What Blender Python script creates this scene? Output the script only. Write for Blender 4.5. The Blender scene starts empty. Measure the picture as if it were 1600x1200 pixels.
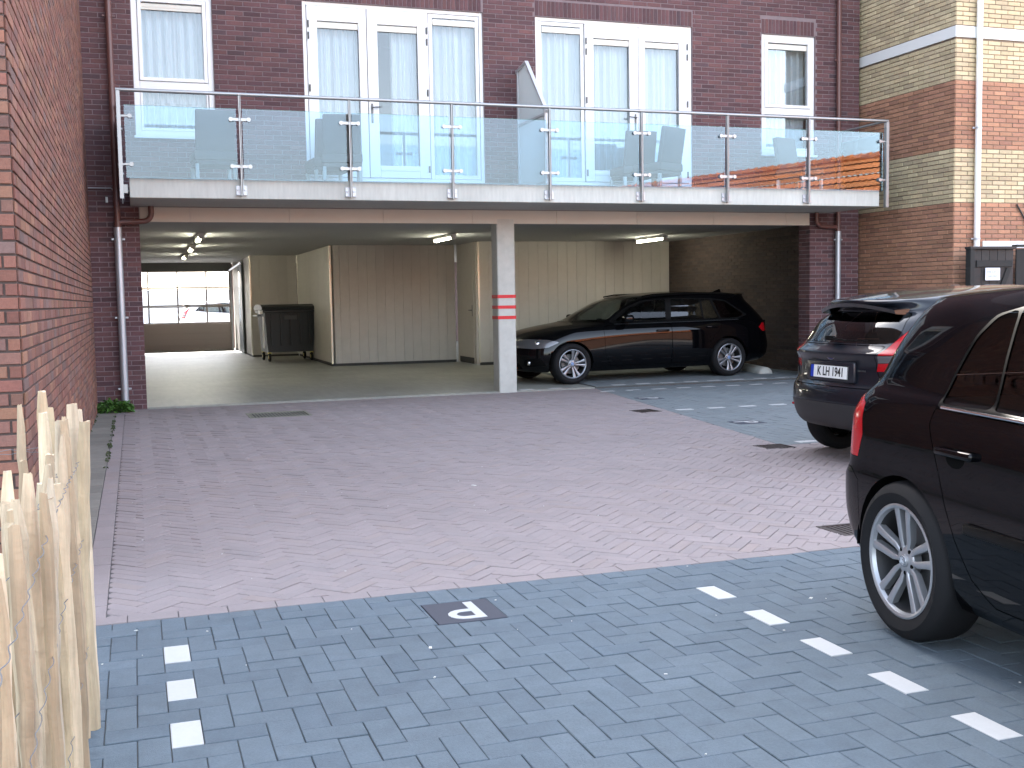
import bpy, bmesh, math, random
from mathutils import Vector, Matrix
from mathutils.bvhtree import BVHTree
from mathutils.geometry import tessellate_polygon as tess
import numpy as np
random.seed(7)
R_ = math.radians
scene = bpy.context.scene
# ------------------------------------------------------------------ camera, sky, sun, exposure
FPX, YAW, PITCH, ROLL, HCAM = 1732.1, R_(18.684), R_(4.392), R_(-1.0115), 1.33
cam = bpy.data.objects.new('camera', bpy.data.cameras.new('camera')); scene.collection.objects.link(cam); scene.camera = cam
fw = Vector((math.sin(YAW)*math.cos(PITCH), math.cos(YAW)*math.cos(PITCH), -math.sin(PITCH)))
rt = Vector((math.cos(YAW), -math.sin(YAW), 0)); up = rt.cross(fw)
rt2 = rt*math.cos(ROLL)+up*math.sin(ROLL); up2 = up*math.cos(ROLL)-rt*math.sin(ROLL)
cam.matrix_world = Matrix(((rt2.x, up2.x, -fw.x, 0), (rt2.y, up2.y, -fw.y, 0), (rt2.z, up2.z, -fw.z, HCAM), (0, 0, 0, 1)))
cam.data.sensor_width = 36; cam.data.lens = FPX/1600*36; cam.data.clip_start = .05; cam.data.clip_end = 600
SUN_AZ, SUN_EL = R_(-10), R_(38)        # azimuth from +Y towards +X: beyond the building, to the left
world = bpy.data.worlds.new('World'); scene.world = world; world.use_nodes = True
wn = world.node_tree; bg = wn.nodes['Background']
sky = wn.nodes.new('ShaderNodeTexSky'); sky.sky_type = 'NISHITA'; sky.sun_disc = False
sky.sun_elevation = SUN_EL; sky.sun_rotation = SUN_AZ; sky.dust_density = 2.5; sky.ozone_density = 1.0; sky.air_density = 1.0
hs = wn.nodes.new('ShaderNodeHueSaturation'); hs.inputs['Saturation'].default_value = .58
wn.links.new(sky.outputs[0], hs.inputs['Color']); wn.links.new(hs.outputs[0], bg.inputs[0]); bg.inputs[1].default_value = .15
sd = bpy.data.lights.new('sun', 'SUN'); sd.energy = 4.0; sd.angle = R_(.5); sd.color = (1, .94, .86)
sun = bpy.data.objects.new('sun', sd); scene.collection.objects.link(sun)
sdir = Vector((math.sin(SUN_AZ)*math.cos(SUN_EL), math.cos(SUN_AZ)*math.cos(SUN_EL), math.sin(SUN_EL)))
sun.rotation_euler = sdir.to_track_quat('Z', 'Y').to_euler()
scene.view_settings.view_transform = 'Standard'; scene.view_settings.look = 'None'; scene.view_settings.gamma = 1; scene.view_settings.exposure = 3.05
scene.cycles.use_denoising = True; scene.cycles.max_bounces = 10; scene.cycles.transparent_max_bounces = 16
scene.cycles.caustics_reflective = False; scene.cycles.caustics_refractive = False; scene.cycles.sample_clamp_indirect = 6
def project(p):
    """pixel (1600 wide) and depth of a world point"""
    d = Vector(p)-Vector((0, 0, HCAM)); z = d.dot(fw)
    if z < .05: return None
    return (800+FPX*d.dot(rt2)/z, 600-FPX*d.dot(up2)/z, z)

C = bpy.context.scene.collection
def link(name, me, parent=None, loc=None, rot=None):
    o = bpy.data.objects.new(name, me); C.objects.link(o)
    if parent: o.parent = parent
    if loc: o.location = loc
    if rot: o.rotation_euler = rot
    return o
MATS = {}
def mat(name, col, rough=.6, metal=0, var=0, vscale=30, noise=0, nscale=8, coat=0, bump=0, bscale=60, emit=None, estr=0, spec=.5, hue=None, stretch=None, patch=0):
    """procedural Principled: var = per-piece value variation, noise = mottling in world space"""
    if name in MATS: return MATS[name]
    m = bpy.data.materials.new(name); MATS[name] = m; m.use_nodes = True
    nt = m.node_tree; N = nt.nodes; L = nt.links; b = N['Principled BSDF']
    b.inputs['Roughness'].default_value = rough; b.inputs['Metallic'].default_value = metal
    b.inputs['Base Color'].default_value = (*col, 1)
    b.inputs['Coat Weight'].default_value = coat; b.inputs['Coat Roughness'].default_value = .03
    b.inputs['Specular IOR Level'].default_value = spec
    if emit: b.inputs['Emission Color'].default_value = (*emit, 1); b.inputs['Emission Strength'].default_value = estr
    out = None
    geo = N.new('ShaderNodeNewGeometry')
    def math_(op, a, c):
        n = N.new('ShaderNodeMath'); n.operation = op
        for i, x in enumerate((a, c)):
            if x is None: continue
            if isinstance(x, (int, float)): n.inputs[i].default_value = x
            else: L.new(x, n.inputs[i])
        return n.outputs[0]
    if var or hue:
        oi = N.new('ShaderNodeObjectInfo')
        r = math_('FRACT', math_('ADD', math_('MULTIPLY', oi.outputs['Random'], 7.31), geo.outputs['Random Per Island']), None)
    if hue:   # list of (pos, colour)
        cr = N.new('ShaderNodeValToRGB'); e = cr.color_ramp; e.interpolation = 'LINEAR'
        while len(e.elements) < len(hue): e.elements.new(.5)
        for i, (p, c) in enumerate(hue): e.elements[i].position = p; e.elements[i].color = (*c, 1)
        L.new(r, cr.inputs[0]); out = cr.outputs[0]
    val = None
    if var:
        wn = math_('FRACT', math_('MULTIPLY', r, 37.7), None)
        val = math_('ADD', math_('MULTIPLY', wn, 2*var), 1-var)
    if noise:
        tx = N.new('ShaderNodeTexNoise'); tx.inputs['Scale'].default_value = nscale; tx.inputs['Detail'].default_value = 6; tx.inputs['Roughness'].default_value = .65
        src = geo.outputs['Position']
        if stretch:
            mp = N.new('ShaderNodeVectorMath'); mp.operation = 'MULTIPLY'; mp.inputs[1].default_value = stretch; L.new(src, mp.inputs[0]); src = mp.outputs[0]
        L.new(src, tx.inputs['Vector'])
        v2 = math_('ADD', math_('MULTIPLY', tx.outputs['Fac'], 2*noise), 1-noise)
        tx2 = N.new('ShaderNodeTexNoise'); tx2.inputs['Scale'].default_value = nscale*.12; tx2.inputs['Detail'].default_value = 3
        L.new(geo.outputs['Position'], tx2.inputs['Vector'])
        v3 = math_('ADD', math_('MULTIPLY', tx2.outputs['Fac'], 1.2*noise), 1-.6*noise)
        v2 = math_('MULTIPLY', v2, v3)
        if patch:
            t3 = N.new('ShaderNodeTexNoise'); t3.inputs['Scale'].default_value = .9; t3.inputs['Detail'].default_value = 5; t3.inputs['Roughness'].default_value = .6; L.new(geo.outputs['Position'], t3.inputs['Vector'])
            v2 = math_('MULTIPLY', v2, math_('ADD', math_('MULTIPLY', t3.outputs['Fac'], 2*patch), 1-patch))
        val = v2 if val is None else math_('MULTIPLY', val, v2)
    if val is not None:
        mx = N.new('ShaderNodeVectorMath'); mx.operation = 'SCALE'
        if out: L.new(out, mx.inputs[0])
        else: mx.inputs[0].default_value = col
        L.new(val, mx.inputs['Scale']); out = mx.outputs[0]
    if out: L.new(out, b.inputs['Base Color'])
    if bump:
        bn = N.new('ShaderNodeTexNoise'); bn.inputs['Scale'].default_value = bscale; bn.inputs['Detail'].default_value = 4
        L.new(geo.outputs['Position'], bn.inputs['Vector'])
        bp = N.new('ShaderNodeBump'); bp.inputs['Strength'].default_value = bump; bp.inputs['Distance'].default_value = .004
        L.new(bn.outputs['Fac'], bp.inputs['Height']); L.new(bp.outputs[0], b.inputs['Normal'])
    return m
def glassmat(name, tint, refl_ior=1.5, rough=0.0):
    if name in MATS: return MATS[name]
    m = bpy.data.materials.new(name); MATS[name] = m; m.use_nodes = True
    nt = m.node_tree; N = nt.nodes; L = nt.links; N.clear()
    o = N.new('ShaderNodeOutputMaterial'); mx = N.new('ShaderNodeMixShader'); t = N.new('ShaderNodeBsdfTransparent'); g = N.new('ShaderNodeBsdfGlossy'); f = N.new('ShaderNodeFresnel')
    t.inputs[0].default_value = (*tint, 1); g.inputs['Roughness'].default_value = rough; f.inputs['IOR'].default_value = refl_ior
    L.new(f.outputs[0], mx.inputs[0]); L.new(t.outputs[0], mx.inputs[1]); L.new(g.outputs[0], mx.inputs[2]); L.new(mx.outputs[0], o.inputs[0])
    return m
class MB:
    """collects boxes, prisms and tubes into one mesh"""
    def __init__(s): s.v = []; s.f = []; s.smooth = False; s.fs = []
    def add(s, v, f, sm=False):
        b = len(s.v); s.v += [tuple(p) for p in v]; s.f += [[b+i for i in q] for q in f]; s.fs += [sm]*len(f); return s
    def box(s, x0, x1, y0, y1, z0, z1, M=None, ch=0):
        if ch: return s.cbox(x0, x1, y0, y1, z0, z1, ch, M)
        v = [Vector(p) for p in ((x0,y0,z0),(x1,y0,z0),(x1,y1,z0),(x0,y1,z0),(x0,y0,z1),(x1,y0,z1),(x1,y1,z1),(x0,y1,z1))]
        if M: v = [M @ p for p in v]
        return s.add(v, ((0,3,2,1),(4,5,6,7),(0,1,5,4),(1,2,6,5),(2,3,7,6),(3,0,4,7)))
    def cbox(s, x0, x1, y0, y1, z0, z1, c, M=None, seg=1):
        bm = bmesh.new(); bmesh.ops.create_cube(bm, size=1)
        for v in bm.verts: v.co = Vector((x0 if v.co.x < 0 else x1, y0 if v.co.y < 0 else y1, z0 if v.co.z < 0 else z1))
        bmesh.ops.bevel(bm, geom=bm.edges, offset=c, segments=seg, affect='EDGES', profile=.5)
        bm.verts.index_update()
        vs = [(M @ v.co) if M else v.co.copy() for v in bm.verts]; fs = [[v.index for v in f.verts] for f in bm.faces]; bm.free()
        return s.add(vs, fs, seg > 1)
    def prism(s, poly, h0, h1, M=None):
        """poly in xy extruded z h0..h1"""
        n = len(poly); v = [Vector((x, y, h0)) for x, y in poly]+[Vector((x, y, h1)) for x, y in poly]
        if M: v = [M @ p for p in v]
        return s.add(v, [list(range(n))[::-1], list(range(n, 2*n))]+[[i, (i+1) % n, n+(i+1) % n, n+i] for i in range(n)])
    def tube(s, path, r, n=10, caps=True):
        path = [Vector(p) for p in path]; rs = r if isinstance(r, (list, tuple)) else [r]*len(path)
        rings = []; up = None
        for i, p in enumerate(path):
            d = (path[min(i+1, len(path)-1)]-path[max(i-1, 0)]).normalized()
            if up is None:
                up = Vector((0, 0, 1)) if abs(d.z) < .9 else Vector((1, 0, 0))
            a = d.cross(up).normalized(); up = a.cross(d).normalized()
            rings.append([p+(a*math.cos(2*math.pi*k/n)+up*math.sin(2*math.pi*k/n))*rs[i] for k in range(n)])
        v = [q for r_ in rings for q in r_]; f = []
        for i in range(len(path)-1):
            for k in range(n): f.append([i*n+k, i*n+(k+1) % n, (i+1)*n+(k+1) % n, (i+1)*n+k])
        s.add(v, f, True)
        if caps: s.add(rings[0], [list(range(n))]); s.add(rings[-1], [list(range(n))[::-1]])
        return s
    def lathe(s, prof, M=None, n=32, a0=0, a1=360):
        """prof (r, h) turned round z"""
        full = a1-a0 >= 360; m = n if full else n+1
        v = []
        for k in range(m):
            a = math.radians(a0+(a1-a0)*k/n)
            v += [Vector((r*math.cos(a), r*math.sin(a), h)) for r, h in prof]
        if M: v = [M @ p for p in v]
        q = len(prof); f = []
        for k in range(n):
            k2 = (k+1) % m
            for j in range(q-1): f.append([k*q+j, k2*q+j, k2*q+j+1, k*q+j+1])
        return s.add(v, f, True)
    def mesh(s, name, m):
        me = bpy.data.meshes.new(name); me.from_pydata(s.v, [], s.f)
        if m: me.materials.append(m)
        me.polygons.foreach_set('use_smooth', s.fs); me.update()
        if any(s.fs): 
            try: me.set_sharp_from_angle(angle=math.radians(38))
            except Exception: pass
        return me
    def build(s, name, m, parent=None, label=None):
        o = link(name, s.mesh(name, m), parent)
        if label: o['label'] = label
        return o
def empty(name, label=None, cat=None, loc=(0,0,0), rz=0, group=None, parent=None):
    o = bpy.data.objects.new(name, None); C.objects.link(o); o.location = loc; o.rotation_euler = (0, 0, rz); o.empty_display_size = .1
    if parent: o.parent = parent
    return tag(o, label, cat, group)
def tag(o, label=None, cat=None, group=None, kind=None):
    if label: o['label'] = label
    if cat: o['category'] = cat
    if group: o['group'] = group
    if kind: o['kind'] = kind
    return o
def textmesh(name, body, size, m, parent, loc, M=None, extrude=.001, shear=0, bold=0, align='CENTER', sx=1):
    cu = bpy.data.curves.new(name, 'FONT'); cu.body = body; cu.size = size; cu.extrude = extrude; cu.align_x = align; cu.align_y = 'CENTER'; cu.offset = bold; cu.resolution_u = 3
    t = bpy.data.objects.new(name+'_tmp', cu); me = bpy.data.meshes.new_from_object(t); bpy.data.objects.remove(t)
    for v in me.vertices:
        p = Vector((v.co.x*sx, v.co.y, v.co.z)); v.co = (M @ p) if M else p
    me.materials.clear(); me.materials.append(m); me.name = name
    return link(name, me, parent, loc)


# ------------------------------------------------------------------ cars
def pchip(xs, ys, x):
    """monotone cubic through (xs, ys); ys may be an array of vectors"""
    xs = np.asarray(xs, float); ys = np.asarray(ys, float)
    h = np.diff(xs); sh = (len(h),) + (1,)*(ys.ndim-1)
    d = np.diff(ys, axis=0)/h.reshape(sh)
    m = np.zeros_like(ys)
    if len(xs) > 2:
        w1 = (2*h[1:]+h[:-1]).reshape((-1,)+(1,)*(ys.ndim-1)); w2 = (h[1:]+2*h[:-1]).reshape((-1,)+(1,)*(ys.ndim-1))
        with np.errstate(divide='ignore', invalid='ignore'):
            hm = (w1+w2)/(w1/d[:-1]+w2/d[1:])
        m[1:-1] = np.where(d[:-1]*d[1:] > 0, hm, 0)
    m[0] = d[0]; m[-1] = d[-1]
    x = np.clip(np.asarray(x, float), xs[0], xs[-1])
    i = np.clip(np.searchsorted(xs, x, side='right')-1, 0, len(h)-1)
    hh = h[i].reshape((-1,)+(1,)*(ys.ndim-1)); t = ((x-xs[i])/h[i]).reshape(hh.shape)
    return (ys[i]*(1+2*t)*(1-t)**2 + m[i]*hh*t*(1-t)**2 + ys[i+1]*t*t*(3-2*t) + m[i+1]*hh*t*t*(t-1))

def car_contour(r, na=16, ns=54):
    xr, ar, nr, xf, af, nf, w, tr, tf, zl = r
    pts = []
    for k in range(na):
        th = math.pi/2*k/na
        pts.append((xr+ar*(1-math.cos(th)**(2/nr)), w*math.sin(th)**(2/nr)))
    for k in range(ns+1):
        pts.append((xr+ar+(xf-af-xr-ar)*k/ns, w))
    for k in range(na-1, -1, -1):
        th = math.pi/2*k/na
        pts.append((xf-af*(1-math.cos(th)**(2/nf)), w*math.sin(th)**(2/nf)))
    P = np.array(pts)
    xm = (xr+xf)/2
    s = np.clip((xm-P[:, 0])/(xm-xr), 0, 1); u = np.clip((P[:, 0]-xm)/(xf-xm), 0, 1)
    P[:, 1] *= 1-tr*s**2.2-tf*u**2.2
    zx = np.array([a for a, b in zl]); zz = np.array([b for a, b in zl])
    if len(zl) == 1: z = np.full(len(P), zz[0])
    else: z = pchip(zx, zz, P[:, 0])
    return np.column_stack([P, z])

def car_hull(rows, sub=7):
    K = np.array([car_contour(r) for r in rows])
    vs = []
    for k in range(len(rows)-1):
        d = np.abs(K[k+1]-K[k]).max()
        n = max(2, min(16, int(d/0.045)))
        vs += [k+j/n for j in range(n)]
    vs.append(len(rows)-1)
    par = [0.0]
    for k in range(len(rows)-1): par.append(par[-1]+max(.02, float(np.median(np.linalg.norm(K[k+1]-K[k], axis=1)))))
    pv = np.interp(vs, range(len(rows)), par)
    G = pchip(par, K, pv)
    G[:, 0, 1] = 0; G[:, -1, 1] = 0; G[-1, :, 1] = 0; G[0, :, 1] = 0
    bm = bmesh.new()
    V = [[bm.verts.new(p) for p in row] for row in G]
    for i in range(len(V)-1):
        for j in range(len(V[0])-1):
            q = (V[i][j], V[i][j+1], V[i+1][j+1], V[i+1][j])
            try: bm.faces.new(q)
            except ValueError: pass
    bmesh.ops.remove_doubles(bm, verts=bm.verts, dist=0.0004)
    bmesh.ops.dissolve_degenerate(bm, dist=0.0003, edges=bm.edges)
    bmesh.ops.recalc_face_normals(bm, faces=bm.faces)
    c = max(bm.faces, key=lambda f: f.calc_center_median().z)
    if c.normal.z < 0: bmesh.ops.reverse_faces(bm, faces=bm.faces)
    bm.normal_update()
    return bm

class Hull:
    AX = {'y': (0, 2), 'x': (1, 2), 'z': (0, 1)}
    def __init__(s, rows):
        s.bm = car_hull(rows)
        # full mirrored reference for normals
        ref = s.bm.copy()
        geo = bmesh.ops.duplicate(ref, geom=ref.verts[:]+ref.edges[:]+ref.faces[:])['geom']
        nv = [g for g in geo if isinstance(g, bmesh.types.BMVert)]
        for v in nv: v.co.y *= -1
        bmesh.ops.reverse_faces(ref, faces=[g for g in geo if isinstance(g, bmesh.types.BMFace)])
        bmesh.ops.remove_doubles(ref, verts=ref.verts, dist=0.0005)
        bmesh.ops.triangulate(ref, faces=ref.faces)
        bmesh.ops.recalc_face_normals(ref, faces=ref.faces)
        ref.normal_update()
        c = max(ref.faces, key=lambda f: f.calc_center_median().z)
        if c.normal.z < 0:
            bmesh.ops.reverse_faces(ref, faces=ref.faces); ref.normal_update()
        s.ref = ref; ref.verts.ensure_lookup_table(); ref.faces.ensure_lookup_table()
        s.bvh = BVHTree.FromBMesh(ref)
        s.pieces = []
    def normal(s, co):
        loc, n, idx, d = s.bvh.find_nearest(co)
        f = s.ref.faces[idx]; a, b, c = [v.co for v in f.verts]
        v0, v1, v2 = b-a, c-a, loc-a
        d00, d01, d11, d20, d21 = v0.dot(v0), v0.dot(v1), v1.dot(v1), v2.dot(v0), v2.dot(v1)
        den = d00*d11-d01*d01
        if abs(den) < 1e-12: return n
        v = (d11*d20-d01*d21)/den; w = (d00*d21-d01*d20)/den
        n = f.verts[0].normal*(1-v-w)+f.verts[1].normal*v+f.verts[2].normal*w
        return n.normalized()
    def cut(s, poly, axis, keep=None):
        """split the hull along a convex polygon seen along axis; returns the faces inside"""
        if not convex(poly):
            out = []
            for t in tess([[Vector((p[0], p[1], 0)) for p in poly]]):
                tri = [poly[i] for i in t]
                if abs((tri[1][0]-tri[0][0])*(tri[2][1]-tri[0][1])-(tri[2][0]-tri[0][0])*(tri[1][1]-tri[0][1])) > 1e-7: s.cut(tri, axis, keep)
            return out
        a, b = s.AX[axis]; ax3 = {'y': Vector((0, 1, 0)), 'x': Vector((1, 0, 0)), 'z': Vector((0, 0, 1))}[axis]
        area = sum(p[0]*q[1]-q[0]*p[1] for p, q in zip(poly, poly[1:]+poly[:1]))
        if area < 0: poly = poly[::-1]
        lo = [min(p[i] for p in poly)-.001 for i in (0, 1)]; hi = [max(p[i] for p in poly)+.001 for i in (0, 1)]
        fs = []
        for f in s.bm.faces:
            c = [(min(v.co[k] for v in f.verts), max(v.co[k] for v in f.verts)) for k in (a, b)]
            if c[0][1] < lo[0] or c[0][0] > hi[0] or c[1][1] < lo[1] or c[1][0] > hi[1]: continue
            if keep and not keep(f): continue
            fs.append(f)
        for p, q in zip(poly, poly[1:]+poly[:1]):
            if not fs: return []
            e = (q[0]-p[0], q[1]-p[1])
            if abs(e[0])+abs(e[1]) < 1e-6: continue
            n = Vector((0, 0, 0)); n[a] = e[1]; n[b] = -e[0]; n.normalize()   # outward
            o = Vector((0, 0, 0)); o[a] = p[0]; o[b] = p[1]
            geom = list({*fs, *[v for f in fs for v in f.verts], *[x for f in fs for x in f.edges]})
            r = bmesh.ops.bisect_plane(s.bm, geom=geom, plane_co=o, plane_no=n, dist=1e-5)
            fs = [g for g in r['geom'] if isinstance(g, bmesh.types.BMFace) and (g.calc_center_median()-o).dot(n) < 0]
        return fs
    def take(s, name, poly, axis, mat, keep=None, parent=None, off=0.0, gap=0.0, label=None, both=True):
        fi = []
        if gap:
            ring = grow(poly, gap); s.cut(ring, axis, keep)
        s.cut(poly, axis, keep)
        ax = s.AX[axis]; dele = []
        for f in s.bm.faces:
            if keep and not keep(f): continue
            c = f.calc_center_median()
            if in_poly(c, poly, ax): fi.append(f)
            elif gap and in_poly(c, ring, ax): dele.append(f)
        if dele: bmesh.ops.delete(s.bm, geom=dele, context='FACES')
        fi = [f for f in fi if f.is_valid]
        vmap = {}; faces = []
        for f in fi:
            faces.append([vmap.setdefault(v, len(vmap)) for v in f.verts])
        co = [tuple(v.co) for v in vmap]
        bmesh.ops.delete(s.bm, geom=fi, context='FACES')
        s.pieces.append((name, co, faces, mat, parent, off, label, both))
        return len(s.pieces)-1
    def rest(s, name, mat):
        vmap = {}; faces = []
        for f in s.bm.faces: faces.append([vmap.setdefault(v, len(vmap)) for v in f.verts])
        s.pieces.append((name, [tuple(v.co) for v in vmap], faces, mat, None, 0, None, False))
    def mesh(s, name, co, faces, mat, off, mirror):
        """mirror: 0 left only, 1 right only, 2 both joined"""
        cs, fsx = [], []
        for sg in ((1,), (-1,), (1, -1))[mirror]:
            b = len(cs)
            cs += [(x, y*sg, z) for x, y, z in co]
            fsx += [[b+i for i in (f if sg > 0 else f[::-1])] for f in faces]
        me = bpy.data.meshes.new(name)
        nr = [s.normal(Vector(c)) for c in cs]
        # orient faces outward
        fo = []
        for f in fsx:
            p = [Vector(cs[i]) for i in f]
            n = Vector((0, 0, 0))
            for i in range(len(p)): n += p[i].cross(p[(i+1) % len(p)])
            fo.append(f if n.dot(nr[f[0]]) >= 0 else f[::-1])
        cc = [tuple(Vector(c)+n*off) for c, n in zip(cs, nr)]
        me.from_pydata(cc, [], fo); me.validate()
        me.materials.append(mat)
        me.shade_smooth()
        me.normals_split_custom_set_from_vertices([tuple(n) for n in nr]) if len(me.vertices) == len(nr) else None
        return me
    def build(s, root, prefix=''):
        objs = {}
        for k, (name, co, faces, mat, parent, off, label, both) in enumerate(s.pieces):
            if not faces: continue
            out = []
            if both == 'sides':
                for m in (0, 1): out.append(link(name, s.mesh(name, co, faces, mat, off, m)))
            else: out.append(link(name, s.mesh(name, co, faces, mat, off, 2)))
            for i, o in enumerate(out):
                o.parent = root if parent is None else objs[parent][min(i, len(objs[parent])-1)]
                if label: o['label'] = label
            objs[k] = out
        return objs
def convex(poly):
    sg = 0; n = len(poly)
    for i in range(n):
        a, b, c = poly[i-1], poly[i], poly[(i+1) % n]
        k = (b[0]-a[0])*(c[1]-b[1])-(b[1]-a[1])*(c[0]-b[0])
        if abs(k) < 1e-9: continue
        if sg == 0: sg = k
        elif sg*k < 0: return False
    return True
def grow(poly, d):
    n = len(poly); area = sum(p[0]*q[1]-q[0]*p[1] for p, q in zip(poly, poly[1:]+poly[:1])); sg = 1 if area > 0 else -1
    out = []
    for i in range(n):
        p0, p1, p2 = poly[i-1], poly[i], poly[(i+1) % n]
        def nn(a, b):
            e = (b[0]-a[0], b[1]-a[1]); l = math.hypot(*e) or 1
            return (e[1]/l*sg, -e[0]/l*sg)
        n1, n2 = nn(p0, p1), nn(p1, p2); m = (n1[0]+n2[0], n1[1]+n2[1]); l = math.hypot(*m) or 1
        k = d/max(.35, (l/2)) if l else d
        out.append((p1[0]+m[0]/l*k, p1[1]+m[1]/l*k))
    return out
def in_poly(c, poly, ax):
    x, y = c[ax[0]], c[ax[1]]; ins = False
    for (x1, y1), (x2, y2) in zip(poly, poly[1:]+poly[:1]):
        if (y1 > y) != (y2 > y) and x < (x2-x1)*(y-y1)/(y2-y1)+x1: ins = not ins
    return ins
def rounded(poly, r, n=3):
    out = []
    for i in range(len(poly)):
        p0, p1, p2 = [Vector(poly[j % len(poly)]) for j in (i-1, i, i+1)]
        a = (p0-p1); b = (p2-p1); d = min(r, a.length*.45, b.length*.45)
        A = p1+a.normalized()*d; B = p1+b.normalized()*d
        for k in range(n+1):
            t = k/n; q = A*(1-t)**2+p1*2*t*(1-t)+B*t*t; out.append((q.x, q.y))
    return out
def circle(cx, cz, r, n=32, a0=0, a1=360):
    full = abs(a1-a0) >= 360
    return [(cx+r*math.cos(math.radians(a0+(a1-a0)*k/(n if full else n-1))), cz+r*math.sin(math.radians(a0+(a1-a0)*k/(n if full else n-1)))) for k in range(n)]

# ------------------------------------------------------------------ masonry and paving
M_LEFT = mat('left_wall_brick', (.2,.1,.06), .85, var=.22, noise=.35, nscale=45, bump=.5, bscale=160,
    hue=[(0,(0.204,0.088,0.061)),(.25,(0.179,0.072,0.055)),(.45,(0.222,0.099,0.065)),(.6,(0.160,0.078,0.065)),(.75,(0.242,0.119,0.072)),(.88,(0.183,0.092,0.073)),(1,(0.148,0.094,0.083))])
M_LMORT = mat('left_wall_mortar', (.085,.06,.052), .95, noise=.3, nscale=20)
M_DARK = mat('dark_facade_brick', (.09,.04,.045), .8, var=.2, noise=.3, nscale=30, bump=.4, bscale=140,
    hue=[(0,(.092,.042,.046)),(.3,(.115,.052,.054)),(.6,(.080,.037,.043)),(.8,(.130,.058,.056)),(1,(.068,.040,.047))])
M_DMORT = mat('facade_mortar', (.20,.155,.16), .95, noise=.25, nscale=15)
M_YEL = mat('yellow_brick', (.42,.33,.19), .85, var=.14, noise=.25, nscale=35, bump=.4, bscale=140,
    hue=[(0,(.50,.41,.25)),(.4,(.58,.48,.30)),(.7,(.46,.37,.24)),(1,(.54,.43,.26))])
M_RED = mat('salmon_brick', (.34,.15,.09), .85, var=.14, noise=.25, nscale=35, bump=.4, bscale=140,
    hue=[(0,(.36,.185,.115)),(.4,(.42,.215,.13)),(.7,(.33,.165,.11)),(1,(.39,.205,.12))])
M_YMORT = mat('neighbour_mortar', (.20,.155,.115), .95)
BL, BH, JT = .210, .052, .0105       # brick length, height, joint
def interval_sub(iv, cuts):
    out = [iv]
    for c0, c1 in cuts:
        nx = []
        for a, b in out:
            if c1 <= a or c0 >= b: nx.append((a, b)); continue
            if c0 > a: nx.append((a, c0))
            if c1 < b: nx.append((c1, b))
        out = nx
    return out
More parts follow.
